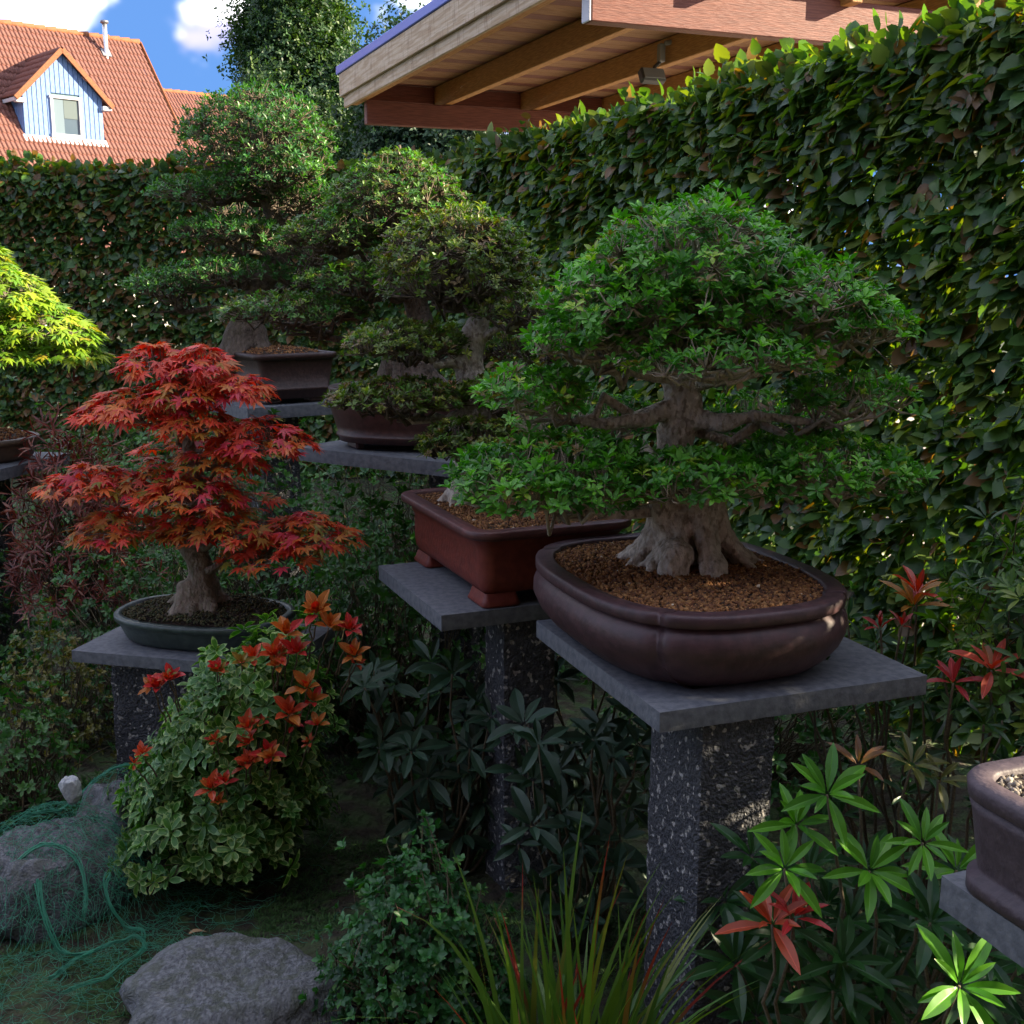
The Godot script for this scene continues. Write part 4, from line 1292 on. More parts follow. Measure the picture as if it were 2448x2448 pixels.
# ---------------------------------------------------------------- maples
func maple(label: String, at: Vector3, sprays: Array, tp: Array, tr: Array, root_reach: float, leaf: float, palette: Array, outer: Array, inner: Array, bark: Material, through: Color, parts: int) -> void:
	var t := thing("maple_bonsai", label, "bonsai", at, 0.0, "maple bonsai on the left")
	var bones := spine(tp, tr)
	bones.append_array(roots(7, root_reach, 0.06, tr[0] * 0.8, 0.5))
	var trunk := part(t, "trunk", flesh(bones, 0.006, 0.009, 0.003, 22.0), bark)
	var xf := []
	var tint := []
	var twigs := begin()
	for s in sprays:
		var c: Vector3 = s[0]
		var r: Vector3 = s[1]
		var best := 0
		for i in tp.size():
			if tp[i].y < c.y - 0.03:
				best = i
		var br := begin()
		var path := bent(tp[best], c - Vector3(0, r.y * 0.5, 0), 7, 0.12, -0.05)
		tube(br, path, taper(clampf(tr[best] * 0.45, 0.006, 0.016), 0.004, 7), 6, 0.2)
		part(trunk, "branch", done(br), bark)
		var tips := []
		for i in 9:
			var a := TAU * (i + rng.randf()) / 9.0
			var q := c + Vector3(cos(a) * r.x, -r.y * 0.2, sin(a) * r.z) * rng.randf_range(0.5, 0.95)
			var p := bent(path[6], q, 5, 0.14, -0.03)
			tube(twigs, p, taper(0.0035, 0.0014, 5), 4)
			tips.append_array(p)
		for i in int(s[2] * 1.35):
			var a := rng.randf() * TAU
			var rad := sqrt(rng.randf())
			var q := c + Vector3(cos(a) * r.x * rad, 0, sin(a) * r.z * rad)
			var shell := rng.randf()
			q.y = c.y + r.y * (1.0 - rad * rad) * (1.0 if shell < 0.7 else rng.randf_range(-0.6, 0.8)) - r.y * 0.35 * rad + rng.randf_range(-0.010, 0.010)
			var radial := Vector3(cos(a), 0, sin(a))
			var out := (radial * (0.4 + rad) + Vector3(0, -0.25, 0) + rv(0.55)).normalized()
			var nrm := (Vector3.UP + radial * 0.45 * rad + rv(0.42)).normalized()
			var near: Vector3 = tips[0]
			for e in tips:
				if e.distance_squared_to(q) < near.distance_squared_to(q):
					near = e
			tube(twigs, [near, near.lerp(q, 0.5) + Vector3.UP * 0.006, q], [0.0011, 0.0009, 0.0007], 3)
			xf.append(Transform3D(frame(nrm, out, rng.randf_range(0.72, 1.15)), q))
			tint.append(pick(outer) if rng.randf() < float(s[3]) else pick(inner))
	stuff(part(t, "twigs", done(twigs), bark))
	var m := [maple_leaf_mesh(leaf, 0.18), maple_leaf_mesh(leaf * 0.95, 0.38), maple_leaf_mesh(leaf * 1.05, 0.06)]
	foliage(t, "leaf", "leaves", m, xf, tint, palette, through, parts, 0.45)

func build_maples() -> void:
	var bark := bark_mat("maple_bark", Color(0.16, 0.125, 0.10), Color(0.28, 0.23, 0.18), Color(0.11, 0.11, 0.06))
	# red maple
	var tp := [Vector3(0, -0.02, 0), Vector3(0.01, 0.05, 0), Vector3(0.02, 0.11, 0), Vector3(0.0, 0.17, 0.0), Vector3(-0.035, 0.22, 0), Vector3(-0.02, 0.30, 0), Vector3(0.02, 0.38, 0), Vector3(0.0, 0.48, 0), Vector3(-0.01, 0.58, 0), Vector3(0.0, 0.68, 0)]
	var tr := [0.050, 0.037, 0.032, 0.033, 0.030, 0.022, 0.02, 0.015, 0.010, 0.005]
	var pal := [Color(0.72, 0.085, 0.040), Color(0.68, 0.150, 0.030), Color(0.62, 0.050, 0.080), Color(0.54, 0.19, 0.028), Color(0.42, 0.21, 0.028), Color(0.26, 0.24, 0.030)]
	var sprays := [
		[Vector3(-0.09, 0.735, 0.0), Vector3(0.105, 0.060, 0.11), 85, 0.9], [Vector3(0.055, 0.735, 0.03), Vector3(0.095, 0.055, 0.10), 75, 0.9], [Vector3(0.155, 0.665, 0.03), Vector3(0.115, 0.050, 0.10), 85, 0.85], [Vector3(0.0, 0.655, 0.06), Vector3(0.13, 0.055, 0.10), 80, 0.7],
		[Vector3(-0.15, 0.605, 0.04), Vector3(0.165, 0.060, 0.13), 130, 0.85], [Vector3(0.03, 0.575, 0.06), Vector3(0.14, 0.060, 0.10), 90, 0.6],
		[Vector3(0.225, 0.515, 0.04), Vector3(0.155, 0.065, 0.13), 130, 0.75], [Vector3(0.10, 0.46, 0.06), Vector3(0.14, 0.06, 0.10), 70, 0.25],
		[Vector3(-0.27, 0.385, 0.05), Vector3(0.175, 0.055, 0.13), 125, 0.7], [Vector3(-0.10, 0.40, 0.04), Vector3(0.13, 0.06, 0.10), 70, 0.2], [Vector3(0.03, 0.365, 0.13), Vector3(0.155, 0.055, 0.10), 95, 0.55],
		[Vector3(-0.20, 0.255, 0.06), Vector3(0.145, 0.060, 0.12), 100, 0.35], [Vector3(0.12, 0.265, 0.10), Vector3(0.16, 0.065, 0.11), 100, 0.2], [Vector3(0.34, 0.235, 0.05), Vector3(0.17, 0.060, 0.13), 130, 0.75], [Vector3(0.25, 0.19, 0.10), Vector3(0.15, 0.055, 0.10), 80, 0.3], [Vector3(-0.02, 0.255, 0.05), Vector3(0.12, 0.05, 0.1), 60, 0.3],
		[Vector3(0.0, 0.48, -0.12), Vector3(0.2, 0.07, 0.1), 70, 0.4], [Vector3(0.05, 0.32, -0.14), Vector3(0.2, 0.07, 0.1), 70, 0.4]]
	maple("red leaved maple bonsai with layered sprays in the shallow dark pot", Vector3(-0.955, 0.625, -3.42), sprays, tp, tr, 0.13, 0.041, pal, [0.44, 0.24, 0.20, 0.09, 0.03, 0.0], [0.16, 0.18, 0.06, 0.26, 0.20, 0.14], bark, Color(0.95, 0.5, 0.25), PARTS)
	# lime maple at the edge
	var tp2 := [Vector3(0, -0.02, 0), Vector3(0.0, 0.08, 0), Vector3(-0.02, 0.18, 0), Vector3(0.0, 0.30, 0), Vector3(0.0, 0.42, 0), Vector3(0.0, 0.55, 0), Vector3(0.0, 0.68, 0)]
	var tr2 := [0.065, 0.05, 0.042, 0.034, 0.026, 0.016, 0.007]
	var pal2 := [Color(0.27, 0.42, 0.025), Color(0.36, 0.46, 0.030), Color(0.17, 0.35, 0.025), Color(0.46, 0.38, 0.035), Color(0.17, 0.33, 0.028), Color(0.14, 0.29, 0.028)]
	var sp2 := [
		[Vector3(0.0, 0.70, 0.0), Vector3(0.22, 0.16, 0.20), 200, 0.95], [Vector3(0.17, 0.55, 0.05), Vector3(0.24, 0.12, 0.20), 220, 0.9], [Vector3(0.33, 0.42, 0.05), Vector3(0.24, 0.11, 0.18), 220, 0.85], [Vector3(0.06, 0.46, 0.12), Vector3(0.24, 0.10, 0.16), 160, 0.8], [Vector3(0.42, 0.33, 0.04), Vector3(0.17, 0.075, 0.14), 110, 0.7], [Vector3(0.18, 0.32, 0.10), Vector3(0.24, 0.07, 0.15), 130, 0.4],
		[Vector3(-0.25, 0.52, 0.0), Vector3(0.26, 0.12, 0.2), 150, 0.8], [Vector3(-0.35, 0.38, 0.0), Vector3(0.22, 0.1, 0.2), 120, 0.7]]
	maple("yellow green maple bonsai cut off by the left edge", Vector3(-2.15, 1.00, -4.58), sp2, tp2, tr2, 0.15, 0.050, pal2, [0.34, 0.26, 0.26, 0.08, 0.06, 0.0], [0.05, 0.0, 0.20, 0.0, 0.40, 0.35], bark, Color(0.85, 0.9, 0.3), 200)

# ---------------------------------------------------------------- plants below and between the stands
# a shrub with shoots: stems from the base to every rosette
func rosette_shrub(called: String, label: String, category: String, at: Vector3, spots: Array, palette: Array, count: int, length: float, width: float, lift: float, through: Color, rough := 0.35, rim := Color.WHITE) -> void:
	var t := thing(called, label, category, at)
	rosettes(t, called, spots, palette, count, length, width, lift, through, rough, rim)

func rosettes(t: Node3D, called: String, spots: Array, palette: Array, count: int, length: float, width: float, lift: float, through: Color, rough := 0.35, rim := Color.WHITE, leaf_name := "leaf", stem_name := "stems", inner := 0.0) -> void:
	# spots: [offset, normal, size, palette index]; every leaf is a part
	var bark := rough_mat("shrub_stems", Color(0.05, 0.04, 0.02), Color(0.12, 0.09, 0.05), Vector3(9, 9, 9), 0.03, 0.8, 0.0)
	var st := begin()
	for s in spots:
		var p: Vector3 = s[0]
		var nrm: Vector3 = (s[1] as Vector3).normalized()
		var sz: float = s[2]
		tube(st, bent(Vector3(p.x * 0.3, -0.05, p.z * 0.3).lerp(p, inner), p, 6, 0.04), taper(0.006 * (1.0 - inner * 0.7), 0.0028 * (1.0 - inner * 0.4), 6), 5)
		var b := spun(nrm)
		for i in count:
			var ring := i % 2
			var a := TAU * i / count + rng.randf_range(-0.2, 0.2)
			var up := lift + 0.55 * ring + rng.randf_range(-0.3, 0.3)
			var along := Vector3(cos(a) * cos(up), sin(up), sin(a) * cos(up))
			var ln := Vector3(-cos(a) * sin(up), cos(up), -sin(a) * sin(up))
			var l := length * sz * rng.randf_range(0.75, 1.1) * (1.0 - 0.25 * ring)
			var key := "%s_leaf_%d" % [called, rng.randi_range(0, 4)]
			if not meshes.has(key):
				var ls := begin()
				leaf_into(ls, Transform3D(), 1.0, width / length, 0.5, rng.randf_range(0.08, 0.34), 1.15, 0.0, Color.WHITE, Color(0.70, 0.74, 0.66), 8, 0.10)
				meshes[key] = done(ls)
			part(t, leaf_name, meshes[key], leaf_mat(palette[s[3] if rng.randf() < 0.8 else mini(s[3] + 1, palette.size() - 1)], through, rough), Transform3D(b * frame(ln, along, l), p + b * along * 0.006))
	stuff(part(t, stem_name, done(st), bark))

var meshes := {}

# a dense small leaved shrub: stems and many small whorls; the nearest are parts
func dense_shrub(called: String, label: String, category: String, at: Vector3, r: Vector3, whorls: int, leaf: float, ratio: float, palette: Array, weights: Array, parts: int, through := Color(0.7, 0.85, 0.3), lift := 0.6, count := 5, sprout := 0.0, rim := Color.WHITE, group := "", lean := 0.0) -> Node3D:
	var t := thing(called, label, category, at, 0.0, group)
	var st := begin()
	var xf := []
	var tint := []
	for i in whorls:
		var d := rv()
		while d.length() > 1.0 or d.length() < 0.1:
			d = rv()
		d = d.normalized()
		d.y = absf(d.y)
		var lump := 1.0 + 0.34 * noise.get_noise_3dv(d * 2.2 + at * 3.0) + 0.16 * noise.get_noise_3dv(d * 6.0 + at)
		var depth := 1.0 - absf(rng.randfn(0, 0.10)) if rng.randf() < 0.8 else rng.randf_range(0.5, 0.9)
		if rng.randf() < sprout:
			depth += rng.randf_range(0.05, 0.3)
		var p := d * r * lump * depth
		p.x += lean * (p.y - 0.28)
		var nrm := (d / r).normalized() + Vector3.UP * 0.5 + rv(0.5)
		if i % 3 == 0:
			tube(st, bent(Vector3(p.x * 0.25, 0, p.z * 0.25), p, 4, 0.12), taper(0.004, 0.0013, 4), 3)
		xf.append(Transform3D(spun(nrm, rng.randf_range(0.7, 1.25)), p))
		tint.append(pick(weights))
	stuff(part(t, "stems", done(st), rough_mat("shrub_stems", Color(0.05, 0.04, 0.02), Color(0.12, 0.09, 0.05), Vector3(9, 9, 9), 0.03, 0.8, 0.0)))
	var m := [whorl_mesh(count, leaf, leaf * ratio, lift, 0.4, rim, 4), whorl_mesh(count + 1, leaf * 0.9, leaf * ratio, lift + 0.15, 0.4, rim, 4)]
	foliage(t, "leaf_whorl", "leaf_whorls", m, xf, tint, palette, through, parts, 0.4)
	return t

func build_undergrowth() -> void:
	var through := Color(0.75, 0.9, 0.3)
	# bright green pieris in front of the right pillar
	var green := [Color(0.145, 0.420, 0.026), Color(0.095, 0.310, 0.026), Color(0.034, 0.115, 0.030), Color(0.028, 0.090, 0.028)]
	var base := Vector3(0.72, 0, -2.05)
	var spots := []
	for q in [[0.579, 0.670, -2.00, 1.0], [0.649, 0.545, -1.95, 1.1], [0.495, 0.549, -1.95, 1.05], [0.742, 0.600, -1.95, 0.85], [0.745, 0.445, -1.75, 1.05], [0.53, 0.60, -2.02, 0.85], [0.82, 0.53, -1.98, 0.9]]:
		spots.append([Vector3(q[0], q[1], q[2]) - base, Vector3(rng.randf_range(-0.3, 0.3), 1.0, 0.75), q[3], 0])
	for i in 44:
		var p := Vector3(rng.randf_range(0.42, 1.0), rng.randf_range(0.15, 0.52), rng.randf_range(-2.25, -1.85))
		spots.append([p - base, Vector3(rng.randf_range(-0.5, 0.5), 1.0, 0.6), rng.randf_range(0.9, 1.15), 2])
	rosette_shrub("pieris_shrub", "bright green pieris with star shaped leaf rosettes beside the right pillar", "shrub", base, spots, green, 11, 0.095, 0.0235, 0.3, through)
	# red and orange young shoots below it
	var red := [Color(0.70, 0.13, 0.06), Color(0.60, 0.18, 0.06), Color(0.66, 0.055, 0.065), Color(0.28, 0.21, 0.04)]
	rosette_shrub("pieris_shoot", "salmon red pieris shoot low in the grass beside the right pillar", "shrub", Vector3(0.47, 0, -1.92), [[Vector3(0.0, 0.455, 0.0), Vector3(-0.3, 1, 0.3), 1.15, 0], [Vector3(0.035, 0.475, 0.01), Vector3(0.2, 1, 0.2), 0.9, 2]], red, 8, 0.088, 0.022, 0.35, Color(0.95, 0.5, 0.25))
	rosette_shrub("pieris_shoot", "orange brown pieris shoots just under the slab of the front stand", "shrub", Vector3(0.72, 0, -2.20), [[Vector3(-0.04, 0.661, 0.05), Vector3(0, 1, 0.4), 1.0, 1], [Vector3(0.065, 0.661, 0.05), Vector3(0.1, 1, 0.4), 0.9, 3], [Vector3(0.12, 0.63, 0.05), Vector3(0.1, 1, 0.4), 0.85, 3]], [red[0], Color(0.26, 0.11, 0.04), Color(0.16, 0.13, 0.03), Color(0.14, 0.14, 0.03)], 8, 0.080, 0.021, 0.3, through)
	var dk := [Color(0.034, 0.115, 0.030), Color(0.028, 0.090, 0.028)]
	var far := []
	for i in 34:
		far.append([Vector3(rng.randf_range(-0.42, 0.5), rng.randf_range(0.25, 0.76), rng.randf_range(-0.35, 0.3)), Vector3(rng.randf_range(-0.5, 0.3), 1.0, 0.5), rng.randf_range(0.8, 1.1), 0])
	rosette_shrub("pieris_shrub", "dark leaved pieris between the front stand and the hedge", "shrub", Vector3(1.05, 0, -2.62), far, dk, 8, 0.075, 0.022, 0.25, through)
	rosette_shrub("pieris_shoot", "tall scarlet and yellow pieris shoot against the dark hedge", "shrub", Vector3(1.0, 0, -2.80), [[Vector3(0.0, 0.800, 0.0), Vector3(-0.1, 1, 0.2), 1.05, 1], [Vector3(0.005, 0.832, 0.0), Vector3(0.1, 1, 0.2), 1.0, 0]], [Color(0.76, 0.085, 0.05), Color(0.64, 0.30, 0.06), Color(0.70, 0.06, 0.07)], 8, 0.085, 0.021, 0.62, Color(0.95, 0.6, 0.25))
	rosette_shrub("pieris_shoot", "wide pink red pieris shoot at the right edge above the corner pot", "shrub", Vector3(1.02, 0, -2.42), [[Vector3(0.014, 0.772, 0.02), Vector3(0, 1, 0.4), 1.15, 0], [Vector3(-0.066, 0.742, 0.02), Vector3(-0.2, 1, 0.3), 0.85, 2]], [Color(0.76, 0.11, 0.065), Color(0.66, 0.22, 0.085), Color(0.64, 0.06, 0.07)], 9, 0.085, 0.021, 0.42, Color(0.95, 0.5, 0.25))
	rosette_shrub("pieris_shoot", "pair of small crimson shoots right of the front slab", "shrub", Vector3(0.91, 0, -2.72), [[Vector3(-0.015, 0.765, 0.0), Vector3(-0.2, 1, 0.1), 0.7, 0], [Vector3(0.035, 0.772, 0.0), Vector3(0.2, 1, 0.1), 0.6, 0]], [Color(0.60, 0.05, 0.055), Color(0.50, 0.07, 0.04)], 7, 0.075, 0.019, 0.75, Color(0.95, 0.4, 0.25))
	# pale green shrub at the right edge
	var lime := [Color(0.11, 0.22, 0.030), Color(0.07, 0.16, 0.030), Color(0.19, 0.27, 0.04), Color(0.035, 0.095, 0.03)]
	dense_shrub("leafy_shrub", "light green narrow leaved shrub at the right edge before the hedge", "shrub", Vector3(1.20, 0.62, -2.55), Vector3(0.22, 0.42, 0.22), 300, 0.045, 0.26, lime, [0.35, 0.30, 0.15, 0.2], 150, through, 0.5, 6, 0.08)
	# rhododendrons behind the pillars
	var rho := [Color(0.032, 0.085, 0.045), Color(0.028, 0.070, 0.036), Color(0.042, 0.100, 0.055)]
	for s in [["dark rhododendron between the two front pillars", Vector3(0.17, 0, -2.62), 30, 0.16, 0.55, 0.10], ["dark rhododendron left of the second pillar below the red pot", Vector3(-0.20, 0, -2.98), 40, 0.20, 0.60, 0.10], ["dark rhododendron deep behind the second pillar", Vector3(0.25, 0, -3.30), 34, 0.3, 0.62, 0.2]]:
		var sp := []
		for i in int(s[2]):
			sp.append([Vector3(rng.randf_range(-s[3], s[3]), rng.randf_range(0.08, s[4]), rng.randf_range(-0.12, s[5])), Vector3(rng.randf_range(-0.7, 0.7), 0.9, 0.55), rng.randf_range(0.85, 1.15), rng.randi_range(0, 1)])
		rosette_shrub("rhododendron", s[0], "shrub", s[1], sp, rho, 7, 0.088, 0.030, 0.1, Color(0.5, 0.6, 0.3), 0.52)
	# variegated shrub with red tips in the middle left
	var vary := [Color(0.27, 0.42, 0.13), Color(0.18, 0.34, 0.12), Color(0.36, 0.46, 0.15)]
	var v := Vector3(-0.74, 0.02, -2.95)
	var vs := dense_shrub("variegated_shrub", "variegated shrub with cream leaf edges before the red maple stand", "shrub", v + Vector3(0.0, 0.08, 0), Vector3(0.26, 0.56, 0.22), 1150, 0.042, 0.38, vary, [0.45, 0.3, 0.25], PARTS, through, 0.45, 6, 0.05, Color(0.24, 0.46, 0.18), "", 0.28)
	var tips := []
	for q in [[-0.151, 0.485, 0.15, 0.9, 2], [-0.119, 0.504, 0.144, 0.9, 2], [-0.005, 0.529, 0.136, 0.8, 2], [0.088, 0.554, 0.128, 0.9, 0], [0.141, 0.561, 0.126, 1.1, 0], [0.195, 0.567, 0.124, 1.0, 2], [0.167, 0.612, 0.11, 1.2, 1], [0.247, 0.663, 0.094, 1.2, 1], [0.274, 0.631, 0.104, 1.0, 1], [0.223, 0.485, 0.15, 1.1, 1], [0.178, 0.422, 0.17, 1.1, 0], [0.079, 0.39, 0.18, 0.9, 0], [0.08, 0.353, 0.192, 0.9, 0], [0.127, 0.328, 0.2, 0.9, 2], [0.087, 0.309, 0.206, 0.9, 0], [-0.01, 0.247, 0.226, 0.9, 0], [0.022, 0.26, 0.222, 0.8, 2], [0.252, 0.397, 0.178, 0.7, 1], [-0.186, 0.328, 0.2, 0.6, 0], [0.343, 0.561, 0.126, 1.0, 1], [0.328, 0.624, 0.106, 0.8, 2], [-0.001, 0.359, 0.19, 0.5, 0]]:
		tips.append([Vector3(q[0], q[1], q[2]), Vector3(rng.randf_range(-0.3, 0.3), 1, 0.5), q[3], int(q[4])])
		tips.append([Vector3(q[0], q[1], q[2]) + rv(0.028) - Vector3(0, 0.015, 0), Vector3(rng.randf_range(-0.5, 0.5), 1, 0.6), q[3] * rng.randf_range(0.5, 0.8), [1, 3, 4][rng.randi() % 3]])
	rosettes(vs, "variegated_tip", tips, [Color(0.80, 0.13, 0.05), Color(0.72, 0.25, 0.05), Color(0.76, 0.06, 0.06), Color(0.64, 0.12, 0.045), Color(0.36, 0.30, 0.06)], 10, 0.050, 0.023, 0.75, Color(0.95, 0.5, 0.25), 0.35, Color.WHITE, "red_leaf", "shoot_stems", 0.82)
	# small leaved evergreen in front
	var box := [Color(0.034, 0.135, 0.038), Color(0.048, 0.185, 0.046), Color(0.024, 0.095, 0.030), Color(0.095, 0.230, 0.055)]
	dense_shrub("boxwood_shrub", "small leaved rounded evergreen at the bottom beside the red grass", "shrub", Vector3(-0.20, -0.02, -2.30), Vector3(0.20, 0.38, 0.21), 1250, 0.020, 0.55, box, [0.38, 0.30, 0.22, 0.10], PARTS, through, 0.6, 5, 0.04)
	# shrubs on the left and in the dark behind
	var sm := [Color(0.042, 0.125, 0.036), Color(0.055, 0.160, 0.040), Color(0.075, 0.190, 0.044)]
	var gold := [Color(0.18, 0.150, 0.03), Color(0.14, 0.135, 0.03), Color(0.11, 0.12, 0.03)]
	var mounds := [
		["small leaved green shrub at the left edge above the mossy rock", Vector3(-1.50, 0, -3.25), Vector3(0.26, 0.48, 0.24), 520, 0.022, sm, 120],
		["low green shrub at the far left above the ground moss", Vector3(-1.62, 0, -2.98), Vector3(0.24, 0.28, 0.2), 360, 0.020, sm, 80],
		["dark azalea bush behind the trunk of the red maple", Vector3(-1.32, 0, -4.15), Vector3(0.46, 0.74, 0.3), 800, 0.026, sm, 80],
		["dark azalea bush right of the red maple trunk", Vector3(-0.62, 0, -4.05), Vector3(0.36, 0.72, 0.3), 700, 0.026, sm, 60],
		["golden brown low bush left of the red maple pot", Vector3(-1.56, 0, -3.80), Vector3(0.22, 0.48, 0.2), 420, 0.018, gold, 50],
		["deep green bush in the shade below the brown oval pot", Vector3(-0.42, 0, -3.78), Vector3(0.40, 0.92, 0.26), 1000, 0.028, sm, 60],
		["dark bush under the far rectangular pot", Vector3(-1.10, 0, -4.72), Vector3(0.5, 0.95, 0.3), 900, 0.03, sm, 40],
		["dark bush at the left under the yellow green maple", Vector3(-2.3, 0, -4.35), Vector3(0.5, 0.74, 0.3), 700, 0.03, sm, 40],
		["dark bush between the far stand and the left stand", Vector3(-1.95, 0, -5.4), Vector3(0.5, 0.85, 0.35), 600, 0.03, sm, 40],
		["dark bush in the gap behind the oval pot stand", Vector3(0.05, 0, -4.75), Vector3(0.45, 0.80, 0.3), 600, 0.03, sm, 30],
		["dark bush at the far end below the right hedge", Vector3(-0.55, 0, -6.4), Vector3(0.7, 0.9, 0.4), 700, 0.035, sm, 30],
		["dark bush along the foot of the left hedge", Vector3(-2.2, 0, -7.4), Vector3(0.9, 0.8, 0.5), 700, 0.04, sm, 30],
		["leafy bush at the foot of the hedge behind the front stand", Vector3(0.75, 0, -3.6), Vector3(0.5, 0.62, 0.4), 700, 0.032, sm, 60]]
	for b in mounds:
		dense_shrub("small_leaved_bush", b[0], "bush", b[1] + Vector3(0, -0.03, 0), b[2], b[3], b[4], 0.5, b[5], [0.4, 0.36, 0.24], b[6], through, 0.6, 5, 0.06, Color.WHITE, "low bushes in the shade")
	# dark red narrow leaved plant behind the two maples
	var wine := [Color(0.19, 0.045, 0.030), Color(0.15, 0.038, 0.028), Color(0.24, 0.085, 0.050)]
	dense_shrub("red_leaved_plant", "dark wine red narrow leaved plant between the two maples", "shrub", Vector3(-1.72, 0.35, -4.45), Vector3(0.24, 0.66, 0.22), 420, 0.06, 0.12, wine, [0.45, 0.4, 0.15], 100, Color(0.8, 0.4, 0.25), 0.7, 7, 0.1)
	# red tipped grass
	var gr := thing("blood_grass", "tuft of upright green grass with red tips in front of the pillars", "grass", Vector3(0.10, 0, -1.98))
	var shades := [Color(0.10, 0.20, 0.025), Color(0.06, 0.15, 0.025), Color(0.16, 0.19, 0.03), Color(0.22, 0.12, 0.02)]
	for i in 130:
		var st := begin()
		var a := rng.randf() * TAU
		var rad := sqrt(rng.randf())
		var b0 := Vector3(cos(a) * rad * 0.15, -0.02, sin(a) * rad * 0.10)
		var hgt := rng.randf_range(0.28, 0.54)
		if rng.randf() < 0.12:
			hgt += 0.14
		var lean := Vector3(cos(a) * rad, 0, sin(a) * rad) * rng.randf_range(0.05, 0.24) + Vector3(rng.randf_range(-0.07, 0.10), 0, 0)
		var flop := rng.randf_range(0.0, 0.10) if rng.randf() < 0.9 else 0.4
		var wd := rng.randf_range(0.0045, 0.0078)
		var sd := Vector3(cos(a + 1.2), 0, sin(a + 1.2)) * wd
		if rng.randf() < 0.6:
			sd = Vector3(wd, 0, rng.randf_range(-0.003, 0.003))
		var red_from := rng.randf_range(0.62, 0.85) if rng.randf() < 0.24 else 2.0
		var g0: Color = shades[pick([0.42, 0.42, 0.12, 0.04])]
		var pl := Vector3.ZERO
		var prr := Vector3.ZERO
		var pc := g0
		for s in 9:
			var t := s / 8.0
			var p := b0 + Vector3.UP * hgt * (t - flop * t * t * t) + lean * t * t + lean.normalized() * flop * t * t * 0.4
			var w := (1.0 - pow(t, 2.2)) if s < 8 else 0.0
			var c := Color(0.26, 0.03, 0.02) if t > red_from else g0
			var l := p - sd * w
			var r := p + sd * w
			if s > 0:
				var q := [pl, prr, r, l]
				for k in [0, 1, 2, 0, 2, 3]:
					st.set_color(pc if k < 2 else c)
					st.add_vertex(q[k])
			pl = l
			prr = r
			pc = c
		part(gr, "blade", done(st), leaf_mat(Color.WHITE, Color(0.85, 0.85, 0.3), 0.4))

# ---------------------------------------------------------------- rocks and bits
func rock_mesh(r: Vector3, seed_off: float) -> ArrayMesh:
	var sp := SphereMesh.new()
	sp.radial_segments = 64
	sp.rings = 36
	sp.radius = 1.0
	sp.height = 2.0
	var arr := sp.get_mesh_arrays()
	var v: PackedVector3Array = arr[Mesh.ARRAY_VERTEX]
	var planes := [[Vector3(0.08, 1.0, 0.05).normalized(), 0.72]]
	var own := RandomNumberGenerator.new()
	own.seed = int(seed_off * 100.0)
	for i in 15:
		var d := Vector3(own.randfn(), own.randfn(), own.randfn()).normalized()
		planes.append([d, own.randf_range(0.78, 1.0)])
	for i in v.size():
		var d := v[i].normalized()
		var rad := 1.15
		for p in planes:
			var k: float = d.dot(p[0])
			if k > 0.05:
				rad = minf(rad, p[1] / k)
		rad += noise.get_noise_3dv(d * 1.7 + Vector3.ONE * seed_off) * 0.10 + noise.get_noise_3dv(d * 6.0 + Vector3.ONE * seed_off) * 0.035 + noise.get_noise_3dv(d * 16.0 + Vector3.ONE * seed_off) * 0.014
		v[i] = d * rad * r
	arr[Mesh.ARRAY_VERTEX] = v
	var m := ArrayMesh.new()
	m.add_surface_from_arrays(Mesh.PRIMITIVE_TRIANGLES, arr)
	var st := SurfaceTool.new()
	st.create_from(m, 0)
	st.generate_normals()
	return st.commit()

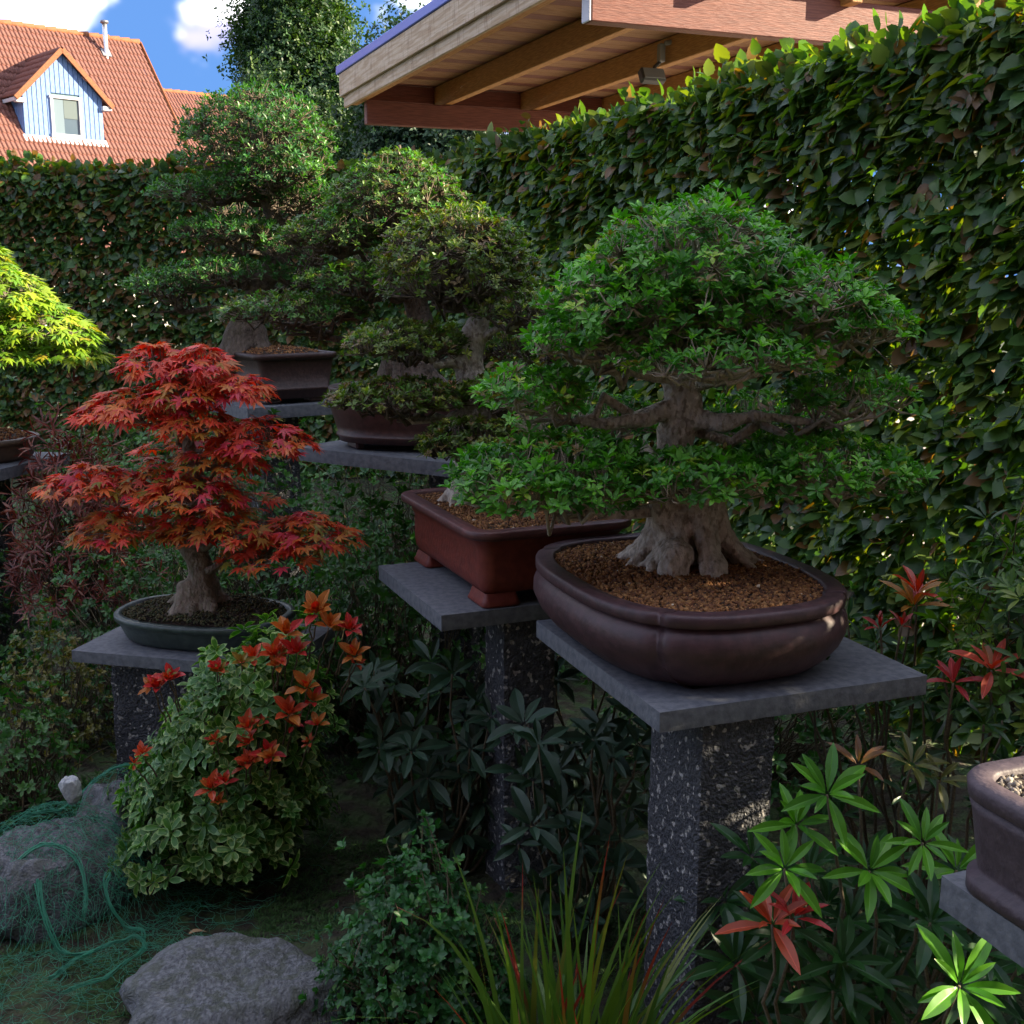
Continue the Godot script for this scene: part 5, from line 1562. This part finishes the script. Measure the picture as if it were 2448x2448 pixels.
func build_small_things() -> void:
	var grey := rough_mat("boulder", Color(0.065, 0.07, 0.078), Color(0.17, 0.178, 0.19), Vector3(3.2, 3.2, 3.2), 0.035, 0.85, 0.35, 7)
	grey.detail_enabled = true
	var mc := col(0.05, 0.06, 0.035)
	grey.detail_albedo = noise_tex("boulder_lichen", 0.012, Color(mc.r, mc.g, mc.b, 0.0), Color(mc.r, mc.g, mc.b, 0.7), 5, FastNoiseLite.TYPE_SIMPLEX_SMOOTH, 0.52, 0.72)
	grey.detail_uv_layer = BaseMaterial3D.DETAIL_UV_1
	var rocks := [
		["large grey boulder at the bottom edge", Vector3(-0.60, 0.0, -2.34), Vector3(0.25, 0.15, 0.21), 0.3],
		["grey boulder at the left edge under the green net", Vector3(-1.20, 0.03, -2.84), Vector3(0.21, 0.20, 0.17), 1.2],
		["grey rock behind the left boulder, under the variegated shrub", Vector3(-1.08, 0.06, -3.06), Vector3(0.16, 0.20, 0.13), 2.2]]
	var k := 0
	for r in rocks:
		k += 1
		var o := part(self, numbered("rock"), rock_mesh(r[2], k * 5.3), grey, Transform3D(Basis(Vector3.UP, r[3]), r[1]))
		o.set_meta("label", r[0])
		o.set_meta("category", "rock")
		o.set_meta("group", "rocks in the moss")
	var chip := part(self, numbered("pale_stone"), rock_mesh(Vector3(0.026, 0.045, 0.022), 77.0), rough_mat("pale_stone", Color(0.30, 0.32, 0.33), Color(0.44, 0.46, 0.46), Vector3(6, 6, 6), 0.03, 0.8, 0.1), Transform3D(Basis(Vector3.BACK, 0.2), Vector3(-1.175, 0.265, -2.90)))
	chip.set_meta("label", "small pale upright stone on top of the left boulder")
	chip.set_meta("category", "stone")
	build_net()
	# moss tufts and dry litter
	var xf := []
	var cols := []
	var tuft := whorl_mesh(6, 0.014, 0.0022, 0.9, 0.4, Color.WHITE, 2)
	for i in 26000:
		var q := Vector3(rng.randf_range(-1.9, 0.6), 0, rng.randf_range(-3.7, -2.0))
		if noise.get_noise_2d(q.x * 2.4, q.z * 2.4) < -0.15:
			continue
		var near := clampf(1.0 - Vector2(q.x + 0.4, q.z + 3.2).length() / 8.0, 0, 1)
		q.y = (noise.get_noise_2d(q.x * 0.9, q.z * 0.9) * 0.05 + noise.get_noise_2d(q.x * 4.0, q.z * 4.0) * 0.015) * near - 0.012
		xf.append(Transform3D(spun(Vector3.UP + rv(0.4), rng.randf_range(0.7, 1.6)), q))
		var j := rng.randf_range(0.6, 1.3)
		cols.append(Color(0.055 * j, 0.130 * j, 0.030 * j))
	var mo := Node3D.new()
	copies(self, "moss", tuft, leaf_mat(Color.WHITE, Color(0.5, 0.7, 0.3), 0.7), xf, cols)
	mo.free()
	var moss := get_node("moss")
	moss.set_meta("label", "dark green moss covering the ground between rocks and shrubs")
	moss.set_meta("category", "moss")
	var dry := leaf_mat(Color(0.36, 0.24, 0.13), Color(0.5, 0.4, 0.3), 0.8)
	var lm := leaf_mesh(0.045, 0.016, 0.6, 0.5, 1.0, 0.0, 5)
	var spots := [["dry curled leaf on the moss in the dark centre", Vector3(-0.38, 0.012, -2.78), 0.6], ["dry leaf on the moss left of the big boulder", Vector3(-0.80, 0.012, -2.62), 2.2], ["dry leaf just behind the big boulder", Vector3(-0.46, 0.012, -2.52), 1.2], ["dry leaf near the boxwood at the bottom", Vector3(-0.42, 0.012, -2.45), 4.0]]
	for s in spots:
		var o := part(self, numbered("fallen_leaf"), lm, dry, Transform3D(Basis(Vector3.UP, s[2]) * Basis(Vector3.RIGHT, -0.25), s[1]))
		o.set_meta("label", s[0])
		o.set_meta("category", "leaf")
		o.set_meta("group", "dry fallen leaves")

# fine green garden net crumpled over the moss and the left rocks
func build_net() -> void:
	var t := thing("garden_net", "crumpled fine green net lying over moss and rocks at lower left", "net", Vector3(-1.1, 0.0, -2.65))
	var cord := StandardMaterial3D.new()
	cord.resource_name = "net_cord"
	cord.albedo_color = col(0.030, 0.22, 0.13)
	cord.roughness = 0.5
	cord.backlight_enabled = true
	cord.backlight = Color(0.4, 0.6, 0.5)
	var lie := func(x: float, z: float) -> float:
		var h := 0.012 + 0.012 * noise.get_noise_2d(x * 7.0, z * 7.0)
		for r in [[-0.10, -0.19, 0.23, 0.22], [0.02, -0.41, 0.17, 0.245]]:
			var d: float = Vector2(x - r[0], z - r[1]).length() / r[2]
			if d < 1.35:
				h = maxf(h, r[3] * pow(cos(d / 1.35 * PI * 0.5), 0.8) + 0.012)
		return h
	var st := begin()
	for i in 1500:
		var p := Vector2(rng.randfn(0.04, 0.20), rng.randfn(-0.02, 0.24))
		var a := rng.randf() * TAU
		var pts := []
		var turn := rng.randf_range(-0.5, 0.5)
		for k in 7:
			pts.append(Vector3(p.x, lie.call(p.x, p.y) + rng.randf_range(0.0, 0.010), p.y))
			a += turn + rng.randf_range(-0.4, 0.4)
			p += Vector2(cos(a), sin(a)) * 0.014
		tube(st, pts, taper(0.00055, 0.00055, 6), 3)
	stuff(part(t, "net_threads", done(st), cord))
	var folds := [
		[[-0.065, 0.01], [-0.035, 0.065], [0.01, 0.105], [0.065, 0.115], [0.115, 0.095], [0.155, 0.065], [0.19, 0.055], [0.21, 0.085], [0.20, 0.14], [0.155, 0.21], [0.085, 0.27]],
		[[0.085, -0.06], [0.08, -0.03], [0.105, 0.0], [0.15, 0.01], [0.19, 0.025], [0.20, 0.055]],
		[[-0.14, -0.02], [-0.08, -0.07], [0.0, -0.06], [0.045, 0.0], [0.05, 0.05]],
		[[-0.24, -0.33], [-0.12, -0.42], [0.0, -0.47], [0.12, -0.46]],
		[[0.095, 0.11], [0.065, 0.16], [0.025, 0.21]]]
	for f in folds:
		var fs := begin()
		for strand in 9:
			var pts := []
			var jit := Vector2(rng.randf_range(-0.007, 0.007), rng.randf_range(-0.006, 0.006))
			for k in f.size() * 3 - 2:
				var u: float = k / 3.0
				var i := int(u)
				var c: Vector2 = Vector2(f[i][0], f[i][1]).cubic_interpolate(Vector2(f[mini(i + 1, f.size() - 1)][0], f[mini(i + 1, f.size() - 1)][1]), Vector2(f[maxi(i - 1, 0)][0], f[maxi(i - 1, 0)][1]), Vector2(f[mini(i + 2, f.size() - 1)][0], f[mini(i + 2, f.size() - 1)][1]), u - i)
				c += jit * (0.3 + sin(u * 1.3 + strand))
				pts.append(Vector3(c.x, lie.call(c.x, c.y) + 0.004 + 0.003 * sin(u * 2.0 + strand * 1.7), c.y))
			tube(fs, pts, taper(0.0016, 0.0008, pts.size() - 1), 4)
		part(t, "gathered_fold", done(fs), cord)
